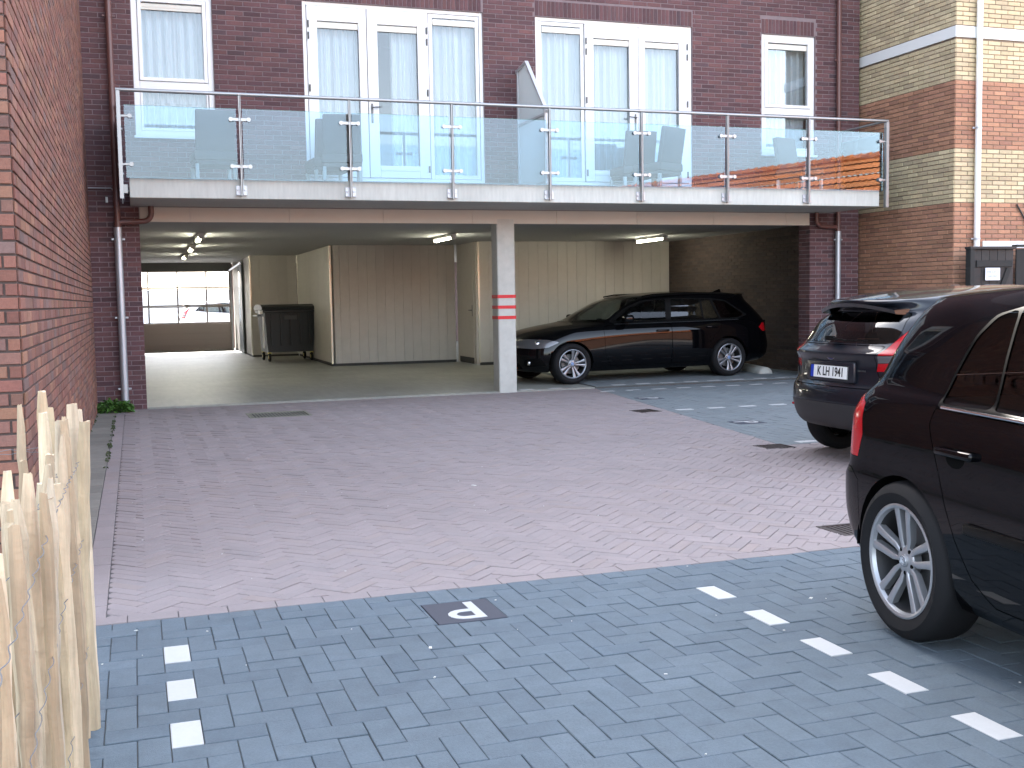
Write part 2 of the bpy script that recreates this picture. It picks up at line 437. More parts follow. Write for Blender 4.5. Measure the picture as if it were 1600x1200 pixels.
def brick_wall(parent, org, u, n, U, Z, holes, m_of, m_mort, label_b='brick', proud=.009, back=.09, singles=300, soldiers=(), jitter=.0012, phase=0, maxz=None, cut_back=()):
    """courses of real bricks on the plane through org with direction u (horizontal) and outward normal n.
    holes: (u0,u1,z0,z1). m_of(z) -> material. The biggest bricks in the picture are objects, the rest one part."""
    u = Vector(u); n = Vector(n); org = Vector(org); zc = Vector((0, 0, 1))
    full = {}; rest = {}
    rnd = random.Random(int(abs(org.x*31+org.y*17)*100)+int(U[0]*10))
    pitch = BH+JT; k = 0; z = Z[0]+JT
    def put(u0, u1, z0, z1, mt):
        c = org+u*((u0+u1)/2)+zc*((z0+z1)/2)
        P = project(c)
        vis = P is not None and -60 < P[0] < 1660 and -60 < P[1] < 1260
        size = FPX/P[2] if vis else 0
        j = rnd.uniform(-jitter, jitter*1.5); w = (u1-u0)
        if vis and abs(w-BL) < .004 and abs(z1-z0-BH) < .002: full.setdefault(mt, []).append((size, c, u0, u1, z0, z1, j))
        elif vis or singles == 0 or True: rest.setdefault(mt, []).append((u0, u1, z0, z1, j, vis))
    zmax = Z[1]
    sold = list(soldiers)
    while z+BH < zmax+.001:
        cuts = [(h[0]-JT*.6, h[1]+JT*.6) for h in holes if h[2] < z+BH-.004 and h[3] > z+.004]
        cuts += [(s[0]-JT, s[1]+JT) for s in sold if s[2] < z+BH-.004 and s[3] > z+.004]
        off = (0 if k % 2 else (BL+JT)/2)+phase+(rnd.choice([0, 0, 0]) )
        a = U[0]-(off % (BL+JT))
        mt = m_of(z)
        while a < U[1]:
            for (p, q) in interval_sub((max(a, U[0]), min(a+BL, U[1])), cuts):
                if q-p > .02: put(p, q, z, z+BH, mt)
            a += BL+JT
        z += pitch; k += 1
    for s in sold:
        a = s[0]
        while a+BH < s[1]+.02:
            mt = m_of(s[2]); rest.setdefault(mt, []).append((a, min(a+BH, s[1]), s[2], s[3], rnd.uniform(0, .001), True)); a += BH+JT*.9
    c = .0028
    def shape(mb, M, w, h):
        d = .045
        v = [(-w/2, 0, -h/2), (w/2, 0, -h/2), (w/2, 0, h/2), (-w/2, 0, h/2)]
        v2 = [(-w/2+c, 0, -h/2+c), (w/2-c, 0, -h/2+c), (w/2-c, 0, h/2-c), (-w/2+c, 0, h/2-c)]
        V = [M @ Vector((x, -d, z_)) for x, _, z_ in v]+[M @ Vector((x, -c, z_)) for x, _, z_ in v]+[M @ Vector((x, 0, z_)) for x, _, z_ in v2]
        F = [[8, 9, 10, 11]]
        for i in range(4):
            k2 = (i+1) % 4
            F += [[i, k2, 4+k2, 4+i], [4+i, 4+k2, 8+k2, 8+i]]
        mb.add(V, F)
    # local frame: x = u, y = n, z up
    Mb = Matrix(((u.x, n.x, 0, 0), (u.y, n.y, 0, 0), (0, 0, 1, 0), (0, 0, 0, 1)))
    if u.cross(n).z > 0: flip = True
    else: flip = False
    allf = sorted([(s[0], mt, s) for mt, L in full.items() for s in L], key=lambda t: -t[0])
    one = allf[:singles]; more = allf[singles:]
    meshes = {}
    for _, mt, s in one:
        if mt not in meshes:
            mb = MB(); shape(mb, Mb.to_3x3().to_4x4(), BL, BH)
            if flip: mb.f = [q[::-1] for q in mb.f]
            meshes[mt] = mb.mesh('brick', mt)
        o = link('brick', meshes[mt], parent); o.location = s[1]+n*(proud+s[6])
        o.rotation_euler = (rnd.uniform(-.004, .004), rnd.uniform(-.004, .004), rnd.uniform(-.006, .006))
    for mt in set(list(rest)+[m for _, m, _ in more]):
        mb = MB()
        for u0, u1, z0, z1, j, vis in rest.get(mt, []):
            T = Matrix.Translation(org+u*((u0+u1)/2)+zc*((z0+z1)/2)+n*(proud+j)) @ Mb; shape(mb, T, u1-u0, z1-z0)
        for _, m, s in more:
            if m == mt:
                T = Matrix.Translation(s[1]+n*(proud+s[6])) @ Mb; shape(mb, T, s[3]-s[2], s[5]-s[4])
        if flip: mb.f = [q[::-1] for q in mb.f]
        o = mb.build('brickwork', mt, parent); o['kind'] = 'stuff'
def clip_poly(poly, p, nrm):
    """keep the part where (x-p).nrm <= 0"""
    out = []
    for i in range(len(poly)):
        a, b = poly[i], poly[(i+1) % len(poly)]
        da = (a[0]-p[0])*nrm[0]+(a[1]-p[1])*nrm[1]; db = (b[0]-p[0])*nrm[0]+(b[1]-p[1])*nrm[1]
        if da <= 0: out.append(a)
        if (da < 0 < db) or (db < 0 < da): t = da/(da-db); out.append((a[0]+(b[0]-a[0])*t, a[1]+(b[1]-a[1])*t))
    return out
def edges_out(poly):
    ar = sum(p[0]*q[1]-q[0]*p[1] for p, q in zip(poly, poly[1:]+poly[:1]))
    if ar < 0: poly = poly[::-1]
    return [(p, (q[1]-p[1], -(q[0]-p[0]))) for p, q in zip(poly, poly[1:]+poly[:1])]
def poly_area(p): return abs(sum(a[0]*b[1]-b[0]*a[1] for a, b in zip(p, p[1:]+p[:1])))/2
def clip_in(poly, conv):
    for p, n in edges_out(conv):
        poly = clip_poly(poly, p, n)
        if len(poly) < 3: return []
    return poly
def clip_outside(poly, conv):
    """pieces of poly outside a convex polygon"""
    inside = clip_in(poly, conv)
    if len(inside) < 3 or poly_area(inside) < 1e-6: return [poly]
    out = []; rem = poly
    for p, n in edges_out(conv):
        o = clip_poly(rem, p, (-n[0], -n[1]))
        if len(o) >= 3 and poly_area(o) > 4e-4: out.append(o)
        rem = clip_poly(rem, p, n)
        if len(rem) < 3: break
    return out
def paver_shape(mb, poly, z, gap, ch=.0024, depth=.05, tilt=(0, 0), drop=0):
    cx = sum(p[0] for p in poly)/len(poly); cy = sum(p[1] for p in poly)/len(poly)
    ar = sum(p[0]*q[1]-q[0]*p[1] for p, q in zip(poly, poly[1:]+poly[:1]))
    if ar < 0: poly = poly[::-1]
    o = grow(poly, -gap); i = grow(poly, -gap-ch)
    if poly_area(i) < 2e-4: return
    zz = lambda p, dz: z+dz+(p[0]-cx)*tilt[0]+(p[1]-cy)*tilt[1]
    n = len(poly)
    v = [(p[0], p[1], z-depth) for p in o]+[(p[0], p[1], zz(p, drop-ch*.8)) for p in o]+[(p[0], p[1], zz(p, drop)) for p in i]
    f = [[2*n+k for k in range(n)]]
    for k in range(n): f += [[k, (k+1) % n, n+(k+1) % n, n+k], [n+k, n+(k+1) % n, 2*n+(k+1) % n, 2*n+k]]
    mb.add(v, f)
def herring(wx, wy, ang, org, bounds, n=2):
    """90 degree herringbone cells, each paver 2x1, rotated by ang about org; yields polygons"""
    ca, sa = math.cos(ang), math.sin(ang)
    x0, x1, y0, y1 = bounds
    for i in range(int(x0/wx)-3, int(x1/wx)+3):
        for j in range(int(y0/wy)-3, int(y1/wy)+3):
            c = (i-j) % (2*n)
            if c == 0: r = (i, i+n, j, j+1)
            elif c == 2*n-1: r = (i, i+1, j, j+n)
            else: continue
            pts = [(r[0]*wx, r[2]*wy), (r[1]*wx, r[2]*wy), (r[1]*wx, r[3]*wy), (r[0]*wx, r[3]*wy)]
            yield c, (i, j), [(org[0]+x*ca-y*sa, org[1]+x*sa+y*ca) for x, y in pts]
def lay(parent, polys, m, region, holes, gap, singles=300, z=0.0, amp=.0022, seed=1, name='paver'):
    """polys -> single paver objects (largest in view) and one joined part"""
    rnd = random.Random(seed); items = []
    for poly in polys:
        ps = [clip_in(poly, region)] if region else [poly]
        ps = [p for p in ps if len(p) >= 3]
        whole = len(ps) == 1 and region and abs(poly_area(ps[0])-poly_area(poly)) < 1e-7
        if not ps: continue
        for hpoly in holes:
            ps = [q for p in ps for q in clip_outside(p, hpoly)]
        for p in ps:
            if poly_area(p) < 3e-4: continue
            cx = sum(q[0] for q in p)/len(p); cy = sum(q[1] for q in p)/len(p); P = project((cx, cy, z))
            vis = P is not None and -80 < P[0] < 1680 and P[1] < 1300
            items.append((1/P[2] if vis else 0, vis and abs(poly_area(p)-poly_area(poly)) < 1e-7, p, (cx, cy)))
    items.sort(key=lambda t: -t[0]); mesh_of = {}; ns = 0; mb = MB()
    for s, w, p, c in items:
        t = (rnd.uniform(-1, 1)*amp*4, rnd.uniform(-1, 1)*amp*4); dz = rnd.uniform(-amp, amp)
        if w and ns < singles and s > 0:
            key = tuple(round(q[i]-c[i], 3) for q in p for i in (0, 1))
            if key not in mesh_of:
                b = MB(); paver_shape(b, [(q[0]-c[0], q[1]-c[1]) for q in p], 0, gap); mesh_of[key] = b.mesh(name, m)
            o = link(name, mesh_of[key], parent); o.location = (c[0], c[1], z+dz); o.rotation_euler = (t[1], -t[0], 0); ns += 1
        else: paver_shape(mb, p, z, gap, tilt=t, drop=dz)
    if mb.v:
        o = mb.build(name+'_field', m, parent); o['kind'] = 'stuff'
M_BLUE = mat('blue_grey_paver', (.10,.118,.15), .8, var=.05, noise=.34, nscale=110, patch=.28, bump=.7, bscale=260,
    hue=[(0,(.092,.121,.144)),(.5,(.102,.131,.153)),(1,(.084,.112,.136))])
M_PINK = mat('pink_paver', (.25,.19,.20), .85, var=.025, noise=.12, nscale=60, patch=.15, bump=.4, bscale=300,
    hue=[(0,(0.252,0.212,0.208)),(.4,(0.265,0.221,0.215)),(.8,(0.244,0.209,0.206)),(1,(0.261,0.212,0.199))])
M_FAR = mat('far_grey_paver', (.13,.155,.165), .85, var=.04, noise=.12, nscale=40, patch=.15,
    hue=[(0,(.165,.185,.19)),(1,(.15,.17,.178))])
M_JOINT = mat('joint_sand', (.075,.075,.072), 1.0, noise=.4, nscale=60)
M_WHITEP = mat('white_marking_stone', (.46,.46,.45), .7, noise=.08, nscale=60, bump=.3, bscale=300)
M_CONC = mat('smooth_concrete', (.47,.47,.43), .75, noise=.2, nscale=9, patch=.12, bump=.15, bscale=90)
M_SLAB = mat('balcony_concrete', (.49,.50,.46), .8, noise=.24, nscale=9, patch=.12, stretch=(3,3,.5), bump=.12, bscale=60)
M_FLOOR = mat('garage_floor_concrete', (.27,.27,.24), .5, noise=.3, nscale=5, patch=.35, stretch=(2.5,.35,1))
M_CEIL = mat('garage_ceiling', (.46,.46,.46), .9, noise=.08, nscale=5)
M_PANEL = mat('beige_wall_panel', (.48,.45,.41), .6, noise=.09, nscale=6, var=.03, patch=.08)
M_GROUND = mat('distant_ground', (.28,.27,.26), .9, noise=.15, nscale=.5)
# ground sheet and paving
gm = MB(); gm.box(-250, 300, -250, 300, -.30, -.10); tag(gm.build('ground', M_GROUND), kind='structure')
NEARY = 4.865
near = tag(MB().box(-3.1, 9, -3, NEARY, -.09, -.0065).build('parking_bay_paving', M_JOINT), kind='structure')
wx, wy = .0967, .1045; OX, OY = .05, 4.2405
P_T = [(1.13, 4.33), (1.43, 4.33), (1.43, 4.645), (1.13, 4.645)]
white = []
wcells = {}
for k in range(12): wcells[('L', k)] = (OX, OX+wx, OY-4*wy*k, OY-4*wy*k+2*wy); wcells[('R', k)] = (OX+24*wx, OX+25*wx, OY-4*wy*k, OY-4*wy*k+2*wy)
reg = [(-3, -1), (8, -1), (8, NEARY-.004), (-3, NEARY-.004)]
polys = []
for c, (i, j), p in herring(wx, wy, 0, (OX, OY-wy), (-3.1, 8, -5.3, .9)):
    x0 = min(q[0] for q in p); y0 = min(q[1] for q in p)
    isw = c == 3 and any(abs(x0-w[0]) < .01 and abs(y0-w[2]) < .01 for w in wcells.values())
    if isw and y0 > .5: white.append(p)
    else:
        if y0 > -1: polys.append(p)
lay(near, polys, M_BLUE, reg, [P_T], .0015, seed=3)
for p in white:
    b = MB(); paver_shape(b, p, .001, .0018); b.build('white_stone', M_WHITEP, near)
def p_tile(parent, x0, x1, y0, y1, flip):
    m = MB(); paver_shape(m, [(x0, y0), (x1, y0), (x1, y1), (x0, y1)], .001, .002); t = m.build('parking_tile', mat('dark_parking_tile', (.035,.040,.058), .7, noise=.15, nscale=80), parent)
    # letter P in tile units, drawn upright then turned
    L = MB(); cx, cy = (x0+x1)/2, (y0+y1)/2; s = .165
    def T(a, b):      # a right, b up in letter space
        return (cx-a*s, cy-b*s) if flip == 0 else (cx+b*s, cy-a*s)
    st = [(-.42,-.75),(-.18,-.75),(-.18,.75),(-.42,.75)]
    def pr(poly):
        q = [T(*p) for p in poly]
        L.prism(q if (sum(a[0]*b[1]-b[0]*a[1] for a, b in zip(q, q[1:]+q[:1])) > 0) else q[::-1], .0012, .0035)
    pr(st)
    pr([(-.18,.53),(.05,.53),(.05,.75),(-.18,.75)]); pr([(-.18,-.12),(.05,-.12),(.05,.10),(-.18,.10)])
    for k in range(8):
        a, b = R_(-90+k*22.5), R_(-90+(k+1)*22.5)
        pr([(.05+.215*math.cos(a), .315+.215*math.sin(a)), (.05+.435*math.cos(a), .315+.435*math.sin(a)), (.05+.435*math.cos(b), .315+.435*math.sin(b)), (.05+.215*math.cos(b), .315+.215*math.sin(b))])
    L.build('letter_p', M_WHITEP, t)
p_tile(near, 1.13, 1.43, 4.33, 4.645, 0)
# pink driveway, 45 degree herringbone with a stretcher border
YF = 14.914
def diagx(y): return 5.36+(y-8.45)*(6.34-5.36)/(14.94-8.45)
drive = tag(MB().box(-.52, 14, NEARY, YF+.02, -.09, -.0065).build('driveway_paving', M_JOINT), kind='structure')
GR = [(1.22, 13.10), (1.94, 13.10), (1.94, 13.72), (1.22, 13.72)]
D1 = [(5.46, 11.52), (5.74, 11.56), (5.72, 11.86), (5.44, 11.82)]
D2 = [(5.12, 8.27), (5.40, 8.27), (5.40, 8.53), (5.12, 8.53)]
D3 = [(3.64, 5.10), (3.92, 5.10), (3.92, 5.38), (3.64, 5.38)]
bord = [[(-.5+.208*k, NEARY), (-.5+.208*(k+1), NEARY), (-.5+.208*(k+1), NEARY+.105), (-.5+.208*k, NEARY+.105)] for k in range(64)]
ybord = []
kx = 0; yy = NEARY+.105
while yy < YF-.01:
    ybord.append([(-.275, yy), (-.17, yy), (-.17, min(yy+.21, YF)), (-.275, min(yy+.21, YF))]); yy += .21
diag = [(diagx(8.45), 8.45), (diagx(YF), YF)]
reg1 = [(-.17, NEARY+.105), (diagx(8.45), NEARY+.105), (diagx(8.45)-.0, 8.45), (diagx(YF), YF), (-.17, YF)]
reg2 = [(diagx(8.45), NEARY+.105), (13, NEARY+.105), (13, 8.45), (diagx(8.45), 8.45)]
# (reg1 is not convex at the corner: use the part left of the diagonal line in two pieces)
rA = [(-.17, NEARY+.105), (diagx(8.45), NEARY+.105), (diagx(8.45), 8.45), (-.17, 8.45)]
rB = [(-.17, 8.45), (diagx(8.45), 8.45), (diagx(YF), YF), (-.17, YF)]
HP = list(herring(.0700, .0700, math.pi/4, (0, NEARY), (-1, 17, -12, 12), 3))
def cen(p): return (sum(q[0] for q in p)/4, sum(q[1] for q in p)/4)
HP = [p for c, ij, p in HP if -.4 < cen(p)[0] < 13 and NEARY-.1 < cen(p)[1] < YF+.2]
M_DRAINGAP = [GR, D1, D2, D3]
def region_sets(regs):
    for r in regs:
        yield r
cut_polys = []
for p in HP:
    for r in (rA, rB, reg2):
        q = clip_in(p, r)
        if len(q) >= 3 and poly_area(q) > 4e-4:
            cut_polys.append(p if abs(poly_area(q)-poly_area(p)) < 1e-7 else q)
big = [(-1, 0), (20, 0), (20, 20), (-1, 20)]
lay(drive, cut_polys+[b for b in bord]+ybord, M_PINK, big, M_DRAINGAP, .0015, seed=5, amp=.0020)
# edging slabs along the left wall
for k in range(33):
    y0 = NEARY+.32*k
    if y0 > YF-.1: break
    b = MB(); paver_shape(b, [(-.5, y0), (-.275, y0), (-.275, min(y0+.32, YF-.01)), (-.5, min(y0+.32, YF-.01))], .004, .003); b.build('edging_slab', mat('edging_slab_stone', (.185,.17,.145), .9, var=.15, noise=.3, nscale=12), drive)
# far bay: grey pavers, rows of white stones
far = tag(MB().box(5.2, 13, 8.45, YF+5.8, -.09, -.0065).build('far_parking_paving', M_JOINT), kind='structure')
rF = [(diagx(8.45), 8.45), (12.9, 8.45), (12.9, YF), (diagx(YF), YF)]
fw_, holesF = .105, []
rows = []
for Y, xs in ((14.41, [6.30+.402*k for k in range(9)]), (11.62, [6.06+.42*k for k in range(8)]), (8.57, [5.70+.42*k for k in range(7)])):
    for x in xs: rows.append([(x-.105, Y-.052), (x+.105, Y-.052), (x+.105, Y+.052), (x-.105, Y+.052)])
PF1 = [(5.86, 9.99), (6.17, 9.99), (6.17, 10.29), (5.86, 10.29)]; PF2 = [(6.18, 12.98), (6.49, 12.98), (6.49, 13.28), (6.18, 13.28)]
FP = [p for c, ij, p in herring(fw_, fw_, 0, (5.2, 8.45), (0, 7.8, 0, 6.6))]
lay(far, FP, M_FAR, rF, rows+[PF1, PF2, D1, D2], .0024, seed=9, amp=.0015, singles=250)
for p in rows: b = MB(); paver_shape(b, p, .0015, .0018); b.build('white_stone', M_WHITEP, far)
p_tile(far, PF1[0][0], PF1[1][0], PF1[0][1], PF1[2][1], 1); p_tile(far, PF2[0][0], PF2[1][0], PF2[0][1], PF2[2][1], 1)
# drains
M_IRON = mat('cast_iron', (.05,.038,.036), .6, metal=.3, noise=.3, nscale=60)
M_GALV = mat('galvanised_steel', (.45,.47,.50), .42, metal=.6, noise=.12, nscale=40)
def drain(poly, label, cat='drain cover'):
    cx = sum(p[0] for p in poly)/4; cy = sum(p[1] for p in poly)/4
    r = empty('drain_cover', label, cat, (cx, cy, 0), group='square gully covers in the paving')
    q = [(p[0]-cx, p[1]-cy) for p in poly]
    m = MB(); o = q; i = grow(q, -.022)
    for k in range(4): m.prism([o[k], o[(k+1) % 4], i[(k+1) % 4], i[k]], -.05, .002)
    m.build('frame', M_IRON, r); b = MB(); b.prism(i, -.05, -.03); b.build('sump', DARKM, r)
    ux = Vector((i[1][0]-i[0][0], i[1][1]-i[0][1])); uy = Vector((i[3][0]-i[0][0], i[3][1]-i[0][1]))
    for k in range(7):
        t0, t1 = (k+.18)/7, (k+.78)/7; A = Vector(i[0])
        g = MB(); g.prism([tuple(A+ux*t0), tuple(A+ux*t1), tuple(A+ux*t1+uy), tuple(A+ux*t0+uy)], -.03, -.002); g.build('bar', M_IRON, r)
DARKM = mat('drain_dark', (.01,.01,.01), .9)
drain(D1, 'rusty square gully cover at the bay edge nearest the concrete column'); drain(D2, 'dark square gully cover at the bay edge left of the grey hatchback'); drain(D3, 'small gully cover half hidden behind the rear of the black hatchback')
r = empty('drain_grate', 'wide weathered steel grate in the driveway before the garage', 'drain grate', (1.58, 13.41, 0))
m = MB()
for a in ((-.36,.36,-.31,-.275),(-.36,.36,.275,.31),(-.36,-.325,-.275,.275),(.325,.36,-.275,.275)): m.box(*a, -.05, .003)
m.build('frame', mat('worn_grate_steel', (.20,.195,.15), .7, metal=.2, noise=.4, nscale=50), r)
MB().box(-.325, .325, -.275, .275, -.08, -.06).build('sump', DARKM, r)
for k in range(17):
    x = -.325+.65*(k+.5)/17; MB().box(x-.008, x+.008, -.275, .275, -.05, -.002).build('bar', MATS['worn_grate_steel'], r)
# ------------------------------------------------------------------ left boundary wall
XL, YL0 = -.50, 5.50
lw = MB(); lw.box(-9, XL, YL0, YF+.4, -.05, 11.0)  # unseen depth and height enlarged to block sun patches on the yard
lwall = tag(lw.build('brick_wall', M_LMORT), 'tall orange brown brick wall along the left side of the driveway', 'wall')
brick_wall(lwall, (XL, YL0, 0), (0, 1, 0), (1, 0, 0), (0.02, YF-YL0-.10), (0, 5.6), [], lambda z: M_LEFT, M_LMORT, singles=220)
brick_wall(lwall, (XL, YL0, 0), (-1, 0, 0), (0, -1, 0), (.0, 2.4), (0, 4.6), [], lambda z: M_LEFT, M_LMORT, singles=80, phase=.05)

# ------------------------------------------------------------------ apartment building
M_WHITE = mat('white_painted_frame', (.80,.80,.79), .35, noise=.03, nscale=6)
M_CREAM = mat('cream_vent', (.70,.68,.60), .5)
M_WGLASS = glassmat('window_glass', (.86,.90,.92), 1.7)
M_BGLASS = glassmat('balustrade_glass', (.74,.86,.94), 1.55, .0)
M_GEDGE = mat('glass_edge', (.12,.35,.30), .2)
M_CURT = mat('sheer_curtain', (.82,.84,.86), .9)
M_STEEL = mat('brushed_steel', (.36,.37,.37), .38, metal=.8)
M_COPPER = mat('brown_downpipe', (.13,.058,.050), .35, noise=.2, nscale=20)
M_ROOM = mat('room_interior', (.30,.28,.26), .9)
M_WPIPE = mat('white_downpipe', (.78,.79,.76), .4)
M_FASCIA = mat('beige_fascia_panel', (.55,.515,.45), .7, noise=.05, nscale=5, var=.03)
BT = 10.5
bld = empty('apartment_building', 'dark brick apartment building with open garage below a glass balcony', 'building', (5, YF, 0))
def B(mb, name, m, parent=bld, label=None):
    o = mb.build(name, m, parent, label)
    o.matrix_parent_inverse = Matrix.Translation((-5, -YF, 0)) if parent is bld else Matrix()
    return o
ZS = 2.575
openings = [(.105, 1.085, 3.465, 5.25), (2.235, 4.71, 2.85, 5.275), (5.48, 7.94, 2.85, 5.275), (9.11, 10.05, 3.46, 5.25)]
wb = MB(); T = .30
xs = sorted({-.50, 10.85, *[o[0] for o in openings], *[o[1] for o in openings]})
for a, b in zip(xs[:-1], xs[1:]):
    op = [o for o in openings if o[0] < (a+b)/2 < o[1]]
    if op: wb.box(a, b, YF, YF+T, ZS, op[0][2]); wb.box(a, b, YF, YF+T, op[0][3], BT)
    else: wb.box(a, b, YF, YF+T, ZS, BT)
wb.box(-.50, .10, YF, YF+.6, -.05, ZS); wb.box(9.965, 10.85, YF, YF+.30, -.05, ZS)
wb.box(10.60, 10.85, YF+T, 21.1, -.05, BT); wb.box(-.50, -.20, YF+T, 32, -.05, BT); wb.box(-.5, 10.85, 32.5, 32.8, 2.6, BT); wb.box(2.6, 10.85, 32.5, 32.8, -.05, 2.6)
wb.box(-.50, 10.85, YF+T, 32.5, BT-.2, BT)
wall = B(wb, 'wall', M_DMORT)
# bricks: parts of the wall
holes = [(a, b, c, d) for a, b, c, d in openings]
sold = [(2.235, 4.71, 5.285, 5.49), (5.48, 7.94, 5.285, 5.49), (9.11, 10.05, 5.26, 5.465)]
def HB(parent, *a, **k): brick_wall(parent, *a, **k)
brick_wall(wall, (0, YF, 0), (1, 0, 0), (0, -1, 0), (-.50, 10.85), (ZS, 8.2), holes, lambda z: M_DARK, M_DMORT, proud=.005, singles=190, soldiers=sold)
brick_wall(wall, (0, YF, 0), (1, 0, 0), (0, -1, 0), (-.50, .10), (0, ZS), [], lambda z: M_DARK, M_DMORT, proud=.005, singles=75)
brick_wall(wall, (0, YF, 0), (1, 0, 0), (0, -1, 0), (9.965, 10.85), (0, ZS), [], lambda z: M_DARK, M_DMORT, proud=.005, singles=35)
brick_wall(wall, (9.965, YF, 0), (0, 1, 0), (-1, 0, 0), (.0, .30), (0, 2.38), [], lambda z: M_DARK, M_DMORT, proud=.005, singles=0)
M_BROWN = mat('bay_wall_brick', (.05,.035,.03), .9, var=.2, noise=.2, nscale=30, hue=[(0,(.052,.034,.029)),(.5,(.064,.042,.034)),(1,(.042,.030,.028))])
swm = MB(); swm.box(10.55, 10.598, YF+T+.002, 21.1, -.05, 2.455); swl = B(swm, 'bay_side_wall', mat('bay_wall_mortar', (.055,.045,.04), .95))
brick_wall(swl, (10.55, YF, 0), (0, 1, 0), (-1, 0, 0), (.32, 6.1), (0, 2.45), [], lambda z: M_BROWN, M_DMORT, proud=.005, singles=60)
for o in swl.children: o.matrix_parent_inverse = Matrix.Identity(4)
for o in wall.children: o.matrix_parent_inverse = Matrix.Identity(4)
# windows and doors
def pane_set(f, x0, x1, z0, z1, y, cov=(0, 1), vent=True, seed=1):
    g = MB(); g.box(x0-.01, x1+.01, y, y+.006, z0-.01, z1+.01); g.build('pane', M_WGLASS, f)
    if vent:
        v = MB(); v.cbox(x0, x1, y-.025, y-.002, z1-.085, z1-.005, .004); v.box(x0+.02, x1-.02, y-.029, y-.026, z1-.05, z1-.04); v.build('vent_grille', M_CREAM, f)
    r = random.Random(seed); c = MB(); n = int((x1-x0)*110); pts = []
    ph = [r.uniform(0, 6.28) for _ in range(4)]
    a, b = x0+(x1-x0)*cov[0], x0+(x1-x0)*cov[1]
    for k in range(n+1):
        x = a-.05+(b-a+.1)*k/n; u = x*1.0
        d = .035*math.sin(u*55+ph[0]+1.5*math.sin(u*7+ph[1]))+.015*math.sin(u*113+ph[2])
        pts.append((x, y+.16+d))
    v = [(x, yy, z0-.3) for x, yy in pts]+[(x, yy, z1+.1) for x, yy in pts]
    c.add(v, [[k, k+1, n+1+k+1, n+1+k] for k in range(n)], True); c.build('curtain', M_CURT, f)
def frame_rect(m, x0, x1, z0, z1, w, y0, y1, bot=None, top=None):
    bot = bot or w; top = top or w
    m.cbox(x0, x0+w, y0, y1, z0, z1, .004); m.cbox(x1-w, x1, y0, y1, z0, z1, .004)
    m.cbox(x0+w, x1-w, y0+.001, y1-.001, z0, z0+bot, .004); m.cbox(x0+w, x1-w, y0+.001, y1-.001, z1-top, z1, .004)
yo = YF+.03
def window(x0, x1, z0, z1, tr, gx0, gx1, seed, cov=(0, 1)):
    m = MB(); frame_rect(m, x0, x1, z0, z1, .07, yo, yo+.09)
    m.cbox(x0+.07, x1-.07, yo+.001, yo+.089, tr-.05, tr+.05, .004)
    w = B(m, 'window', M_WHITE)
    s = MB(); frame_rect(s, x0+.075, x1-.075, tr+.055, z1-.075, gx0-x0-.075, yo-.012, yo+.06); s.build('sash', M_WHITE, w)
    s = MB(); frame_rect(s, x0+.075, x1-.075, z0+.075, tr-.055, .028, yo+.015, yo+.06); s.build('sash', M_WHITE, w)
    pane_set(w, gx0, gx1, tr+.11, z1-.13, yo+.03, cov, seed=seed)
    pane_set(w, x0+.10, x1-.10, z0+.10, tr-.08, yo+.035, cov, vent=False, seed=seed+1)
    for o in w.children: o.matrix_parent_inverse = Matrix.Identity(4)
    sl = MB(); sl.cbox(x0-.02, x1+.02, YF-.045, YF+.03, z0-.035, z0-.003, .004); sl.build('sill', M_WHITE, w)
    return w
window(.105, 1.085, 3.465, 5.25, 4.10, .225, .99, 1); window(9.11, 10.05, 3.46, 5.25, 4.11, 9.23, 9.92, 5, (0, 1))
hgm = mat('hinge_grey', (.12,.12,.12), .4, metal=.7)
def doorset(x0, x1, z0, z1, leafs, fixed, seed):
    m = MB(); frame_rect(m, x0, x1, z0, z1, .05, yo, yo+.10, bot=.06)
    for fx in fixed: pass
    w = B(m, 'french_window', M_WHITE)
    for k, (a, b, g0, g1, hinge) in enumerate(leafs):
        s = MB(); zb, zt = z0+.065, z1-.055
        s.cbox(a, g0, yo-.012, yo+.06, zb, zt, .005); s.cbox(g1, b, yo-.012, yo+.06, zb, zt, .005)
        s.cbox(g0, g1, yo-.011, yo+.059, zb, 3.16, .005); s.cbox(g0, g1, yo-.011, yo+.059, 5.03, zt, .005)
        s.cbox(g0+.002, g1-.002, yo-.02, yo-.010, 3.09, 3.125, .003)
        l = s.build('door_leaf', M_WHITE, w)
        pane_set(w, g0, g1, 3.165, 5.025, yo+.03, (0, 1) if not (k == 1 and x0 < 3) else (.47, 1), seed=seed+k)
        hx = a+.02 if hinge < 0 else b-.02
        for hz in (3.12, 4.15, 4.83, 4.98, ):
            h = MB(); h.tube([(hx, yo-.022, hz-.045), (hx, yo-.022, hz+.045)], .012, 8); h.build('hinge', hgm, w)
    if fixed:
        a, b = fixed
        s = MB(); frame_rect(s, a, b, z0+.065, z1-.055, .05, yo+.012, yo+.06, bot=.055); s.build('fixed_sash', M_WHITE, w)
        pane_set(w, a+.055, b-.055, z0+.13, z1-.12, yo+.03, seed=seed+9)
    return w
def lever(w, x, sgn):
    h = MB(); h.cbox(x-.014, x+.014, yo-.024, yo-.012, 3.72, 3.98, .004); h.tube([(x, yo-.02, 3.92), (x, yo-.065, 3.92), (x+sgn*.03, yo-.07, 3.925), (x+sgn*.12, yo-.068, 3.93)], .009, 8); h.build('door_handle', hgm, w)
w1 = doorset(2.235, 4.71, 2.93, 5.275, [(2.29, 3.08, 2.425, 2.975, -1), (3.09, 3.93, 3.23, 3.78, 1)], (3.945, 4.655), 11); lever(w1, 3.135, 1)
w2 = doorset(5.48, 7.94, 2.93, 5.275, [(6.235, 7.07, 6.37, 6.93, -1), (7.08, 7.885, 7.18, 7.73, 1)], (5.535, 6.225), 31); lever(w2, 7.02, -1)
